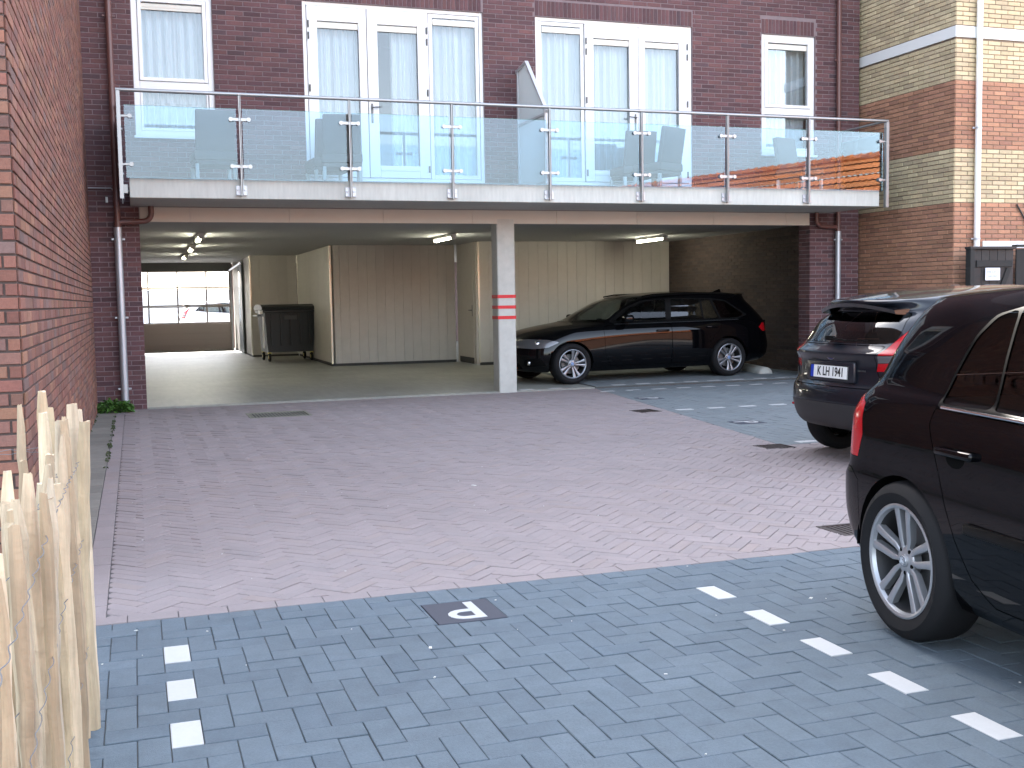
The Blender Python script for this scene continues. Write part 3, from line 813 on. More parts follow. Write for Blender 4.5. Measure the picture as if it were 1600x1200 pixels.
# rooms behind the windows
rm = MB()
for a, b in ((-.15, 1.9), (2.0, 5.0), (5.2, 8.4), (8.6, 10.5)):
    rm.box(a, b, YF+3.0, YF+3.05, 2.8, 5.4); rm.box(a, a+.05, YF+T, YF+3, 2.8, 5.4); rm.box(b-.05, b, YF+T, YF+3, 2.8, 5.4)
rm.box(-.15, 10.5, YF+T, YF+3, 5.4, 5.45)
B(rm, 'room', M_ROOM)
# floor slab, garage ceiling, fascia
sl = MB(); sl.box(-.19, 10.54, YF+.16, 32.4, 2.46, 2.82); B(sl, 'garage_ceiling', M_CEIL)
fx = [.105, .72, 1.98, 3.24, 4.50, 5.76, 7.02, 8.28, 9.54, 9.96]
for a, b in zip(fx[:-1], fx[1:]):
    f = MB(); f.cbox(a+.002, b-.002, YF+.0, YF+.022, 2.385, 2.572, .002); B(f, 'fascia_panel', M_FASCIA)
f = MB(); f.box(.10, 9.965, YF+.023, YF+.155, 2.39, 2.574); B(f, 'edge_beam', M_CEIL)
# balcony
BY = 13.714
bs = MB(); bs.cbox(0, 10.335, BY, YF-.012, 2.578, 2.815, .006); bal = B(bs, 'balcony', M_SLAB)
hr = MB(); hr.tube([(-.11, BY-.05, 3.80), (10.44, BY-.05, 3.80)], .022, 12); hr.build('handrail', M_STEEL, bal)
for x in (-.085, 10.415):
    h2 = MB(); h2.tube([(x, BY-.04, 3.80), (x, YF-.06, 3.80)], .018, 10); h2.build('handrail', M_STEEL, bal)
posts = [1.265, 2.575, 3.875, 5.188, 6.506, 7.803, 9.10]
def glassp(x0, x1, y0, y1):
    g = MB(); g.box(x0, x1, y0, y1, 2.80, 3.63); g.build('glass_panel', M_BGLASS, bal)
    e = MB()
    if x1-x0 > .1: e.box(x0, x1, y0+.001, y1-.001, 3.630, 3.6325)
    else: e.box(x0+.001, x1-.001, y0, y1, 3.630, 3.6325)
    e.build('glass_edge', M_GEDGE, bal)
px = [-.06]+posts+[10.39]
for a, b in zip(px[:-1], px[1:]): glassp(a+.035, b-.035, BY-.048, BY-.038)
for x in (-.09, 10.41): glassp(x, x+.010, BY+.05, YF-.12)
def clampm(m, x, y, z, dx, dy):
    m.tube([(x, y-.016*abs(dx)-.0, z), (x, y+.016*abs(dx), z)] if dx else [(x-.016, y, z), (x+.016, y, z)], .026, 14)
for x in posts:
    p = MB(); p.cbox(x-.006, x+.006, BY-.075, BY-.022, 2.60, 3.785, .002); p.cbox(x+.012, x+.020, BY-.075, BY-.022, 2.62, 3.785, .002)
    q = p.build('baluster', M_STEEL, bal)
    k = MB(); k.cbox(x-.062, x+.068, BY-.014, BY-.001, 2.625, 2.735, .003); k.cbox(x-.062, x+.068, BY-.05, BY-.014, 2.618, 2.625, .001)
    for s_ in (-.038, .044): k.lathe([(0, .012), (.014, .010), (.016, 0)], Matrix.Translation((x+s_, BY-.014, 2.685)) @ Matrix.Rotation(R_(90), 4, 'X'), 10)
    k.build('base_plate', M_GALV, bal)
    for z in (2.955, 3.505):
        c = MB(); c.cbox(x-.10, x+.108, BY-.064, BY-.056, z-.019, z+.019, .003)
        for s_ in (-.10, .108): c.tube([(x+s_, BY-.074, z), (x+s_, BY-.026, z)], .025, 14)
        c.build('glass_clamp', M_STEEL, bal)
for x, s in ((-.085, 1), (10.415, -1)):
    p = MB(); p.cbox(x-.022, x+.022, BY-.085, BY-.073, 2.56, 3.785, .002); p.cbox(x-.022, x-.015, BY-.073, BY-.02, 2.56, 3.78, .002); p.build('baluster', M_STEEL, bal)
    p = MB(); p.cbox(x-.006, x+.006, YF-.16, YF-.10, 2.60, 3.785, .002); p.cbox(x-.006, x+s*.07, BY+.10, BY+.2, 2.64, 2.74, .002); p.build('baluster', M_STEEL, bal)
    for z in (2.955, 3.505):
        c = MB()
        for yy in (BY+.07, YF-.20): c.tube([(x-.03, yy, z), (x+.03, yy, z)], .025, 14); 
        c.tube([(x+s*.12, BY-.075, z), (x+s*.12, BY-.026, z)], .025, 14); c.cbox(min(x, x+s*.12), max(x, x+s*.12), BY-.064, BY-.056, z-.012, z+.012, .002)
        c.build('glass_clamp', M_STEEL, bal)
# dividing screen
def translucent(name, col):
    m = bpy.data.materials.new(name); m.use_nodes = True; N = m.node_tree.nodes; L = m.node_tree.links; N.clear()
    o = N.new('ShaderNodeOutputMaterial'); a = N.new('ShaderNodeBsdfDiffuse'); t = N.new('ShaderNodeBsdfTranslucent'); x = N.new('ShaderNodeMixShader'); x.inputs[0].default_value = .6
    a.inputs[0].default_value = (*col, 1); t.inputs[0].default_value = (*col, 1); L.new(a.outputs[0], x.inputs[1]); L.new(t.outputs[0], x.inputs[2]); L.new(x.outputs[0], o.inputs[0]); return m
dx = 5.19; ds = [(YF-.06, 2.83), (YF-.06, 4.50), (YF-.42, 4.56), (BY+.04, 3.80), (BY+.04, 2.83)]
MX = Matrix(((0,0,1,dx),(1,0,0,0),(0,1,0,0),(0,0,0,1)))
sc_ = MB(); o_ = ds; i_ = grow(ds, -.035)
for k in range(5): sc_.prism([o_[k], o_[(k+1) % 5], i_[(k+1) % 5], i_[k]], -.025, .025, MX)
sc_.box(dx-.02, dx+.02, BY+.06, YF-.09, 3.72, 3.75); sc_.cbox(dx-.02, dx+.02, YF-.06, YF-.005, 4.46, 4.51, .003); sc_.cbox(dx-.015, dx+.015, BY-.03, BY+.06, 3.745, 3.775, .003)
scr = sc_.build('divider_screen', mat('light_aluminium', (.62,.63,.64), .4, metal=.4), bal)
pn = MB(); pn.prism(i_, -.004, .004, MX); pn.build('frosted_panel', translucent('frosted_panel', (.80,.84,.84)), bal)
# concrete column with red tape
cm = MB(); cm.cbox(4.855, 5.12, YF-.002, YF+.262, -.02, 2.46, .012); col = B(cm, 'concrete_column', M_CONC)
for z in (1.365, 1.215, 1.068):
    t = MB(); t.box(4.852, 5.123, YF-.005, YF+.265, z-.023, z+.023); B(t, 'red_stripe', mat('red_tape', (.55,.008,.012), .5))
# downpipes
def bracket(x, y, z, r, m=None):
    b = MB(); b.lathe([(r+.001, -.014), (r+.006, -.014), (r+.006, .014), (r+.001, .014)], Matrix.Translation((x, y, z)), 20)
    b.cbox(x-r-.035, x-r-.003, y-.01, y+.01, z-.012, z+.012, .003); b.cbox(x+r+.003, x+r+.035, y-.01, y+.01, z-.012, z+.012, .003); b.box(x-.008, x+.008, y+r, YF, z-.008, z+.008); return b
def downpipe(x, s, zj, r1, r2, bx):
    y = YF-.085; m = MB(); m.tube([(x, y, zj-.02), (x, y, 9.5)], r1, 18)
    m.tube([(x, y, zj+.02), (x, y, zj+.05)], r1+.006, 18)
    m.lathe([(r1+.006, -.02), (r1+.006, .02)], Matrix.Translation((x, y, 3.33)), 18)
    P = B(m, 'downpipe', M_COPPER)
    g = MB(); g.tube([(x, y, -.01), (x, y, zj)], r2, 20); g.tube([(x, y, zj-.10), (x, y, zj)], r2+.003, 20); g.build('galvanised_section', M_GALV, P)
    for z in (2.16, 1.18, .28): bracket(x, y, z, r2).build('bracket', M_GALV, P)
    for z in (3.3, 4.9): bracket(x, y, z, r1).build('bracket', M_COPPER, P)
    e = MB(); pts = [(x, y, zj+.06), (bx-s*.10, y, zj+.075)]
    for k in range(1, 7): a = R_(90*k/6); pts.append((bx-s*.10+s*.10*math.sin(a), y, zj+.075+.10*(1-math.cos(a))))
    pts.append((bx, y, 2.575)); e.tube(pts, r1*.9, 14); e.build('branch_pipe', M_COPPER, P)
    for o in P.children: o.matrix_parent_inverse = Matrix.Identity(4)
downpipe(-.16, 1, 2.31, .040, .046, .245); downpipe(10.42, -1, 2.29, .036, .042, 10.03)
cd = MB(); cd.tube([(-.50, YF-.02, 2.80), (-.22, YF-.02, 2.80), (-.20, YF-.02, 2.78), (.0, YF-.02, 2.775)], .008, 8); B(cd, 'cable', mat('grey_cable', (.4,.4,.42), .5))
cb = MB(); cb.cbox(-.29, -.262, YF-.035, YF-.01, 2.62, 2.69, .004); B(cb, 'socket_box', M_WPIPE)
# ------------------------------------------------------------------ garage interior
GF = tag(MB().box(-.2, 10.55, YF+.03, 32.5, -.09, .02).build('garage_floor', M_FLOOR), kind='structure')
GF.data.materials[0] = M_FLOOR
for v in GF.data.vertices:
    if v.co.z > 0 and v.co.y > 20: v.co.z = .075
th = MB(); th.box(.10, 4.85, YF-.02, YF+.03, -.09, .012); tag(th.build('threshold_strip', M_FLOOR), kind='structure')
M_STRIP = mat('corner_strip', (.75,.70,.58), .25, metal=.3)
def panel_wall(label, a, b, w=.20, z0=.02, strip=None):
    a = Vector((*a, 0)); b = Vector((*b, 0)); L = (b-a).length; u = (b-a)/L; nrm = Vector((u.y, -u.x, 0))
    r = empty('partition_wall', label, 'partition wall', tuple(a)); back = MB()
    M = Matrix(((u.x, nrm.x, 0, 0), (u.y, nrm.y, 0, 0), (0, 0, 1, 0), (0, 0, 0, 1)))
    back.box(0, L, -.06, -.012, z0-.03, 2.46, M); back.build('frame', M_PANEL, r)
    n = max(1, round(L/w)); w = L/n
    me = None
    for k in range(n):
        if me is None: m = MB(); m.cbox(.0015, w-.0015, -.012, .0, z0+.04, 2.458, .0025, M); me = m.mesh('panel', M_PANEL)
        o = link('panel', me, r); o.location = u*(w*k)
    sk = MB(); sk.box(0, L, -.011, .004, z0-.03, z0+.045, M); sk.build('skirting', mat('dark_skirting', (.04,.04,.04), .7), r)
    if strip is not None:
        s = MB(); x = 0 if strip == 0 else L; s.cbox(x-.02, x+.02, -.03, .012, z0+.04, 2.455, .004, M); s.build('corner_strip', M_STRIP, r)
    return r
pw1 = panel_wall('wide beige panelled wall facing out behind the black wheelie container', (3.72, 22.2), (6.30, 22.2), .187, .05, 0)
panel_wall('beige panelled return wall right of the wheelie container', (3.72, 26.9), (3.72, 22.2), .3, .06, 0)
panel_wall('far beige panelled wall directly behind the wheelie container', (2.62, 26.94), (3.70, 26.94), .2, .06, 0)
panel_wall('beige wall beside the roller door with narrow bright door glass', (2.60, 31.6), (2.62, 26.96), .3, .06)
panel_wall('beige panelled wall behind the black estate car', (6.40, 20.85), (10.54, 20.85), .21, .05, 0)
dw = empty('storage_door', 'narrow beige side door between the two panelled garage walls', 'door', (6.38, 21.5, 0))
d = MB(); d.box(-.04, .02, -.63, .68, .06, 2.455); d.build('door_frame', M_PANEL, dw)
d = MB(); d.cbox(-.055, -.041, -.50, .50, .12, 2.2, .003); d.build('door_leaf', M_PANEL, dw)
d = MB(); d.cbox(-.062, -.055, -.44, -.41, 1.0, 1.22, .002); d.tube([(-.06,-.425,1.12),(-.10,-.425,1.12),(-.10,-.32,1.12)], .01, 8); d.build('door_handle', hgm, dw)
d = MB(); d.box(-.058, -.0555, -.50, .50, .06, .18); d.build('kick_plate', MATS['dark_skirting'], dw)
dl = empty('glazed_door', 'narrow glazed door in the side wall near the roller door', 'door', (2.58, 29.0, 0))
d = MB(); d.box(-.03, 0, -.5, .5, .1, 2.3); d.build('door_leaf', mat('grey_door', (.12,.14,.15), .5), dl)
for k in range(3): d = MB(); d.box(-.034, -.031, .05, .22, .75+.5*k, 1.2+.5*k); d.build('pane', mat('door_glass', (.5,.55,.55), .05, metal=.4), dl)
# ceiling lamps
M_TUBE = mat('lit_tube', (1,1,.9), .4, emit=(1, .97, .76), estr=11)
M_BODY = mat('lamp_housing', (.7,.7,.66), .5)
def lamp(x, y, rz, label, first=[None]):
    if first[0] is None:
        o = empty('strip_lamp', label, 'ceiling lamp', (x, y, 2.46), rz, 'fluorescent strip lamps on the garage ceiling')
        m = MB(); m.cbox(-.60, .60, -.05, .05, -.05, -.001, .01); m.build('housing', M_BODY, o)
        t = MB(); t.tube([(-.56, 0, -.068), (.56, 0, -.068)], .020, 12); t.build('tube', M_TUBE, o)
        for s in (-1, 1): e = MB(); e.cbox(min(s*.56, s*.60), max(s*.56, s*.60), -.045, .045, -.10, -.04, .008); e.build('end_cap', M_BODY, o)
        first[0] = o
    else:
        s = first[0]; o = s.copy(); C.objects.link(o); o.location = (x, y, 2.46); o.rotation_euler = (0, 0, rz); o['label'] = label
        for c in s.children: q = c.copy(); C.objects.link(q); q.parent = o
    return o
lamp(1.05, 18.9, R_(90), 'lit strip lamp nearest the driveway in the left row of three')
lamp(1.09, 22.4, R_(90), 'lit strip lamp in the middle of the left row of three')
lamp(1.12, 26.2, R_(90), 'lit strip lamp nearest the roller door in the left row of three')
lamp(5.20, 18.95, R_(90), 'lit strip lamp just left of the striped concrete column')
lamp(9.33, 19.2, R_(90), 'lit strip lamp above the black estate car')
# roller door
gd = empty('sectional_door', 'closed sectional garage door with three rows of bright panes', 'garage door', (1.2, 31.6, 0))
M_GD = mat('door_section_paint', (.42,.36,.33), .55)
gz = [.06, .36, .66, .82, 1.34, 1.86, 2.30]
for a, b in ((.06, .22), (.22, .38), (.38, .54), (.54, .80)):
    m = MB(); m.cbox(-1.5, 1.32, -.02, .02, a, b, .003); m.box(-1.5, 1.32, .021, .03, a-.06, b+.001); m.build('door_section', M_GD, gd)  # second box: hidden strip added to stop sunlight leaking through the seams
for a, b in ((.80, 1.28), (1.28, 1.77), (1.77, 2.24)):
    m = MB(); m.box(-1.5, 1.32, -.02, .02, a+.002, a+.04); m.box(-1.5, 1.32, -.02, .02, b-.03, b-.002)
    for x in (-1.5, -.86, -.10, .66, 1.28): m.box(x, x+.04, -.018, .018, a+.04, b-.03)
    q = m.build('window_section', M_GD, gd)
    for x in (-1.46, -.82, -.06, .70): p = MB(); p.box(x, min(x+.72, 1.28), -.004, .004, a+.04, b-.03); p.build('pane', glassmat('door_pane_glass', (.9,.92,.95), 1.4), gd)
m = MB(); m.box(-1.5, 1.36, -.04, .06, 2.24, 2.46); m.build('lintel', mat('door_lintel', (.16,.16,.15), .8), gd)
m = MB(); m.box(1.32, 1.36, -.09, -.02, .07, 2.3); m.tube([(1.30, -.08, 2.25), (1.36, -3.0, 2.36)], .03, 8); m.build('door_track', M_GALV, gd)
# ------------------------------------------------------------------ neighbour building
NX, NY = 10.93, 12.85
def mz(z): return M_YEL if (z > 4.205 or 2.56 < z < 3.32) else M_RED
nb = empty('neighbour_building', 'yellow and salmon banded brick building with white bands on the right', 'building', (NX, NY, 0))
m = MB(); m.box(NX, 15.5, NY, 24, -.05, 4.84); m.box(NX, 15.5, NY, 24, 4.995, 9)
nw = link('wall', m.mesh('wall', M_YMORT), nb); nw.matrix_parent_inverse = Matrix.Translation((-NX, -NY, 0))
brick_wall(nw, (NX, NY, 0), (1, 0, 0), (0, -1, 0), (0.0, 4.55), (0, 4.84), [], mz, M_YMORT, singles=150)
brick_wall(nw, (NX, NY, 5.0), (1, 0, 0), (0, -1, 0), (0.0, 4.55), (0, 3.0), [], lambda z: M_YEL, M_YMORT, singles=20)
brick_wall(nw, (NX, NY, 0), (0, 1, 0), (-1, 0, 0), (0.0, 2.6), (0, 4.84), [], mz, M_YMORT, singles=110)
brick_wall(nw, (NX, NY, 5.0), (0, 1, 0), (-1, 0, 0), (0.0, 2.6), (0, 3.0), [], lambda z: M_YEL, M_YMORT, singles=15)
def NBm(m_, name, mt, par=None):
    o = m_.build(name, mt, par or nb)
    if par is None: o.matrix_parent_inverse = Matrix.Translation((-NX, -NY, 0))
    return o
m = MB(); m.box(NX-.022, 15.5, NY-.022, 24, 4.842, 4.993); NBm(m, 'white_band', M_WPIPE)
m = MB(); m.box(11.42, 15, NY-.022, NY, 1.93, 2.03); NBm(m, 'white_ledge', M_WPIPE)
m = MB(); m.tube([(11.27, NY-.07, 0), (11.27, NY-.07, 10.5)], .042, 18); m.tube([(11.27, NY-.07, 4.55), (11.27, NY-.07, 4.60)], .047, 18); dp = NBm(m, 'downpipe', M_WPIPE)
for z in (2.06, 3.6): b = MB(); b.lathe([(.046, -.012), (.050, -.012), (.050, .012), (.046, .012)], Matrix.Translation((11.27, NY-.07, z)), 16); b.box(11.19, 11.35, NY-.055, NY-.045, z-.012, z+.012); q = b.build('bracket', M_GALV, dp)
for o in dp.children: o.matrix_parent_inverse = Matrix.Identity(4)
# gate and fence in front of it
M_GATE = mat('dark_stained_wood', (.035,.030,.028), .75, noise=.35, nscale=25, var=.15)
M_GATE2 = mat('black_stained_wood', (.020,.019,.018), .8, noise=.3, nscale=25, var=.15)
gt = empty('wooden_gate', 'dark braced board gate carrying a small white notice', 'gate', (11.30, NY-.35, 0))
for k in range(5): m = MB(); m.cbox(-.34+.138*k, -.34+.138*k+.134, -.012, .012, .05, 1.90, .003); m.build('board', M_GATE, gt)
for z in (1.70, .45): m = MB(); m.cbox(-.30, .31, -.035, -.012, z-.045, z+.045, .004); m.build('rail', M_GATE2, gt)
m = MB(); m.prism([(-.28,.50),(-.20,.50),(.30,1.64),(.22,1.64)], .012, .034, Matrix.Rotation(R_(90), 4, 'X')); m.build('brace', M_GATE2, gt)
m = MB(); m.cbox(-.42, -.345, -.05, .05, 0, 1.93, .004); m.build('post', M_GATE2, gt)
m = MB(); m.cbox(-.43, .36, -.06, .06, 1.90, 1.935, .004); m.build('capping', M_GATE, gt)
wf = empty('board_fence', 'black stained board fence between the gate and the frame edge', 'fence', (11.7, NY-.35, 0))
for k in range(14): m = MB(); m.cbox(-.0+.15*k, .145+.15*k, -.012+(k % 2)*.012, .012+(k % 2)*.012, .03, 1.90+.006*k, .003); m.build('board', M_GATE2, wf)
m = MB(); m.cbox(-.03, 2.1, -.05, .05, 1.93, 1.96, .004); m.build('capping', M_GATE2, wf)
sg = empty('notice_sign', 'small white notice with two blue lines of lettering on the gate', 'sign', (11.255, NY-.402, 1.555))
m = MB(); m.cbox(-.125, .125, -.004, .0, -.085, .085, .002); m.build('sign_plate', mat('white_sign', (.8,.82,.88), .4), sg)
MT = Matrix(((1,0,0,0),(0,0,-1,-.0045),(0,1,0,0),(0,0,0,1)))
for t, z in (('VERBODEN TE', .028), ('PARKEREN', -.032)):
    q = textmesh('sign_lettering', t, .045, mat('blue_ink', (.10,.16,.38), .5), sg, None, MT @ Matrix.Translation((0, z, 0)), .0004, sx=.75)
wire = MB(); wire.tube([(12.0, NY-.03, 2.55), (12.35, NY-.03, 2.05), (12.7, NY-.03, 1.75)], .012, 6); tag(wire.build('cable', mat('dark_cable', (.03,.03,.03), .6)), 'thin dark cable hanging down the salmon brick wall above the fence', 'cable')
pst = MB(); pst.cbox(10.86, 10.95, NY-.12, NY-.03, 0, 1.42, .005); tag(pst.build('wooden_post', mat('pale_wood_post', (.30,.22,.18), .8)), 'short pale wooden post at the corner of the banded brick building', 'post')

PAINT = mat('black_car_paint', (.0015,.0016,.0022), .4, coat=.62, spec=0.0)
PAINT2 = mat('dark_grey_car_paint', (.006,.008,.013), .35, coat=.9, spec=.1)
SEAL = mat('black_rubber_seal', (.006,.006,.006), .35, spec=.06)
SATIN = mat('satin_trim', (.05,.055,.06), .35, metal=.5)
CHROME = mat('chrome', (.75,.76,.78), .12, metal=1)
ALLOY = mat('silver_alloy', (.40,.41,.43), .35, metal=.7)
TYRE = mat('tyre_rubber', (.010,.010,.011), .75, spec=.2, bump=.2, bscale=300)
DARK = mat('dark_underbody', (.004,.004,.004), .9, spec=.05)
CABIN = mat('dark_cabin_cloth', (.02,.02,.022), .9, spec=.1)
CARGLASS = glassmat('car_glass', (.42,.46,.45), 1.5)
PRIVACY = glassmat('tinted_car_glass', (.16,.17,.17), 1.8)
REDLAMP = mat('red_lamp_lens', (.34,.004,.008), .2, coat=.4, spec=.2)
CLEARLAMP = mat('clear_lamp_lens', (.10,.10,.105), .25, metal=.3, coat=.8)
WHITEPL = mat('white_number_plate', (.75,.76,.74), .35)
BLUEPL = mat('blue_plate_band', (.01,.04,.35), .35)
BLACKINK = mat('black_ink', (.01,.01,.01), .5)
AMBER = mat('amber_lens', (.5,.15,.01), .2, coat=1)
YELLOWRED = mat('faded_red_lens', (.30,.01,.012), .15, coat=1)
def rim_spoke(mb, prof, ang, M):
    """prof: list of (r, halfwidth, hfront, hback); spoke swept radially at angle ang, offset allowed"""
    ca, sa = math.cos(ang), math.sin(ang); v = []
    for r, t0, t1, hf, hb in prof:
        for t, h in ((t0, hf-.004), (t0+(t1-t0)*.18, hf), (t1-(t1-t0)*.18, hf), (t1, hf-.004), (t1, hb), (t0, hb)):
            v.append(M @ Vector((r*ca-t*sa, r*sa+t*ca, h)))
    n = 6; f = [list(range(n))[::-1], [len(v)-n+i for i in range(n)]]
    for i in range(len(prof)-1):
        for k in range(n): f.append([i*n+k, i*n+(k+1) % n, (i+1)*n+(k+1) % n, (i+1)*n+k])
    mb.add(v, f)
def make_wheel(root, x, y, R, rr, wd, style, side, parts=True, rot=0.0, steer=0):
    """side +1 left (outer face +y), -1 right"""
    M = Matrix.Translation((x, y, R)) @ Matrix.Rotation(math.radians(steer), 4, 'Z') @ Matrix.Rotation(math.radians(-90*side), 4, 'X') @ Matrix.Rotation(rot, 4, 'Z')
    # local z = outward
    h = wd/2
    ty = MB().lathe([(rr-.012, -h+.02), (rr, -h+.01), (rr+.02, -h-.004), ((R+rr)/2, -h-.012), (R-.02, -h+.002), (R-.006, -h+.02), (R, -h+.045), (R, h-.045), (R-.006, h-.02), (R-.02, h-.002), ((R+rr)/2, h+.012), (rr+.02, h+.004), (rr, h-.01), (rr-.012, h-.02)], M, 56)
    w = ty.build('wheel', TYRE, root)
    for gz in (-.05, -.017, .017, .05): pass
    rm = MB()
    rm.lathe([(rr-.002, h-.012), (rr+.004, h-.004), (rr-.004, h-.001), (rr-.014, h-.006), (rr-.020, h-.022)], M, 56)
    brl = MB().lathe([(rr-.020, h-.022), (rr-.03, h-.06), (rr-.038, -h+.02)], M, 40)
    brl.build('rim_barrel', mat('dark_rim_barrel', (.05,.05,.052), .5, metal=.6), w)
    hub = .068 if style != 'double' else .06
    rm.lathe([(0, h-.03), (.03, h-.028), (hub-.008, h-.03), (hub, h-.036), (hub, h-.07)], M, 28)
    for k in range(5):
        a = 2*math.pi*k/5+math.pi/2
        if style == 'double':
            for s_ in (-1, 1):
                rim_spoke(rm, [(hub-.025, s_*.012-.008 if s_ < 0 else .004, s_*.012+.008 if s_ > 0 else -.004, h-.03, h-.05),
                               (hub+.02, s_*.027-.0135, s_*.027+.0135, h-.026, h-.055),
                               (rr*.7, s_*.033-.0155, s_*.033+.0155, h-.016, h-.05),
                               (rr-.012, s_*.041-.019, s_*.041+.019, h-.010, h-.04)], a, M)
        elif style == 'star':
            for s_ in (-1, 1):
                rim_spoke(rm, [(hub-.02, s_*.014-.012, s_*.014+.012, h-.03, h-.06), (rr*.6, s_*.025-.016, s_*.025+.016, h-.02, h-.05), (rr-.012, s_*.045-.030, s_*.045+.030, h-.012, h-.035)], a, M)
        else:
            rim_spoke(rm, [(hub-.02, -.022, .022, h-.03, h-.06), (rr*.6, -.026, .026, h-.02, h-.05), (rr-.012, -.045, .045, h-.012, h-.035)], a, M)
    rm.build('rim', ALLOY if style != 'star' else mat('dull_alloy', (.24,.25,.27), .35, metal=.7), w)
    bd = MB().lathe([(0, h-.09), (rr*.68, h-.09), (rr*.68, h-.105), (0, h-.105)], M, 28)
    bd.build('brake_disc', mat('brake_steel', (.12,.12,.12), .45, metal=.6), w)
    back = MB().lathe([(0, -h+.06), (rr-.03, -h+.06)], M, 20); back.build('wheel_back', DARK, w)
    nb = MB()
    for k in range(5):
        a = 2*math.pi*(k+.5)/5+math.pi/2; nb.lathe([(0, h-.0285), (.0085, h-.0285), (.0085, h-.05)], M @ Matrix.Translation((.047*math.cos(a)*1.05, .047*math.sin(a)*1.05, 0)), 8)
    nb.build('wheel_bolt', DARK, w)
    cp = MB().lathe([(0, h-.018), (.020, h-.019), (.026, h-.023), (.027, h-.03)], M, 24)
    cp.build('hub_cap', ALLOY if style != 'star' else mat('blue_badge', (.15,.25,.45), .3), w)
    if style == 'double':
        lg = MB(); z0, z1 = h-.0185, h-.0165
        M2 = M @ Matrix.Rotation(-rot, 4, 'Z')
        UP = M2
        lg.lathe([(.0185, z1-.0022), (.0185, z1), (.0215, z1), (.0215, z1-.0035)], M, 24)
        # letters v over w; in wheel space 'up' on the car is local +y for side -1 after rotation
        def stroke(p, q, t=.0022):
            d = Vector((q[0]-p[0], q[1]-p[1])).normalized()*t/2; n_ = Vector((-d.y, d.x))
            lg.prism([(p[0]+n_.x, p[1]+n_.y), (p[0]-n_.x, p[1]-n_.y), (q[0]-n_.x, q[1]-n_.y), (q[0]+n_.x, q[1]+n_.y)], z0, z1, M2 @ Matrix.Diagonal((1, -side, 1, 1)))
        for a_, b_ in (((-.009,.016),(0,.002)),((0,.002),(.009,.016)),((-.016,.008),(-.007,-.016)),((-.007,-.016),(0,-.001)),((0,-.001),(.007,-.016)),((.007,-.016),(.016,.008))): stroke(a_, b_)
        lg.build('badge', CHROME, w)
    return w
def flank(h, x, z, s_):
    r = h.bvh.ray_cast(Vector((x, s_*3, z)), Vector((0, -s_, 0)))[0]
    return r.y
def handle(h, hx, hz, s_, door, m, L=.115, cup_shade=True):
    y = flank(h, hx, hz, s_); o = MB()
    o.cbox(hx-L, hx+L, min(y-s_*.008, y+s_*.030), max(y-s_*.008, y+s_*.030), hz-.014, hz+.018, .012, seg=3); o.build('door_handle', m, door)
    if cup_shade:
        y2 = flank(h, hx, hz-.035, s_); c = MB(); c.lathe([(.0, .001), (.034, .001), (.040, -.002)], Matrix.Translation((hx-.01, y2, hz-.02)) @ Matrix.Rotation(R_(-90*s_), 4, 'X') @ Matrix.Diagonal((1.6, 1, 1, 1)), 20); c.build('handle_cup_shade', DARK, door)  # flush dark disc stands in for the shaded hollow behind the handle
def seat(root, x, y, z=.30, h=.62, rear=False):
    s = MB(); s.cbox(x-.02, x+.46, y-.24, y+.24, z, z+.16, .05, seg=3); s.build('seat', CABIN, root)
    M = Matrix.Translation((x, y, z+.1)) @ Matrix.Rotation(math.radians(-16), 4, 'Y')
    b = MB(); b.cbox(-.08, .05, -.24, .24, 0, h, .05, M, seg=3); b.build('seat_back', CABIN, root)
    hd = MB(); hd.cbox(-.06, .035, -.13, .13, h+.04, h+.22, .04, M, seg=3)
    for s_ in (-.05, .05): hd.tube([M @ Vector((-.01, s_, h-.02)), M @ Vector((-.01, s_, h+.06))], .007, 6)
    hd.build('head_restraint', CABIN, root)
def side(f): return f.normal.y > .25
def steer_wheel(root, x, y, z):
    M = Matrix.Translation((x, y, z)) @ Matrix.Rotation(math.radians(-65), 4, 'Y')
    m = MB(); m.lathe([(.18+.014*math.cos(a*math.pi/4), .014*math.sin(a*math.pi/4)) for a in range(9)], M, 28)
    m.box(-.17, .17, -.02, .02, -.02, .0, M); m.build('steering_wheel', DARK, root)
def plate(root, text, M, bandside=True):
    p = MB(); p.box(-.26, .26, -.055, .055, -.004, 0, M); o = p.build('number_plate', WHITEPL, root)
    if not text: return o
    b = MB(); b.box(-.258, -.215, -.053, .053, .0, .0012, M); b.build('plate_band', BLUEPL, o)
    f = MB(); 
    for a in ((-.26,.26,-.057,-.052),(-.26,.26,.052,.057),(-.262,-.257,-.055,.055),(.257,.262,-.055,.055)): f.box(*a, 0, .0015, M)
    f.build('plate_frame', SEAL, o)
    textmesh('plate_lettering', text, .105, BLACKINK, o, None, M @ Matrix.Translation((.022, -.001, .001)), .0006, bold=.002, sx=.80)
    return o

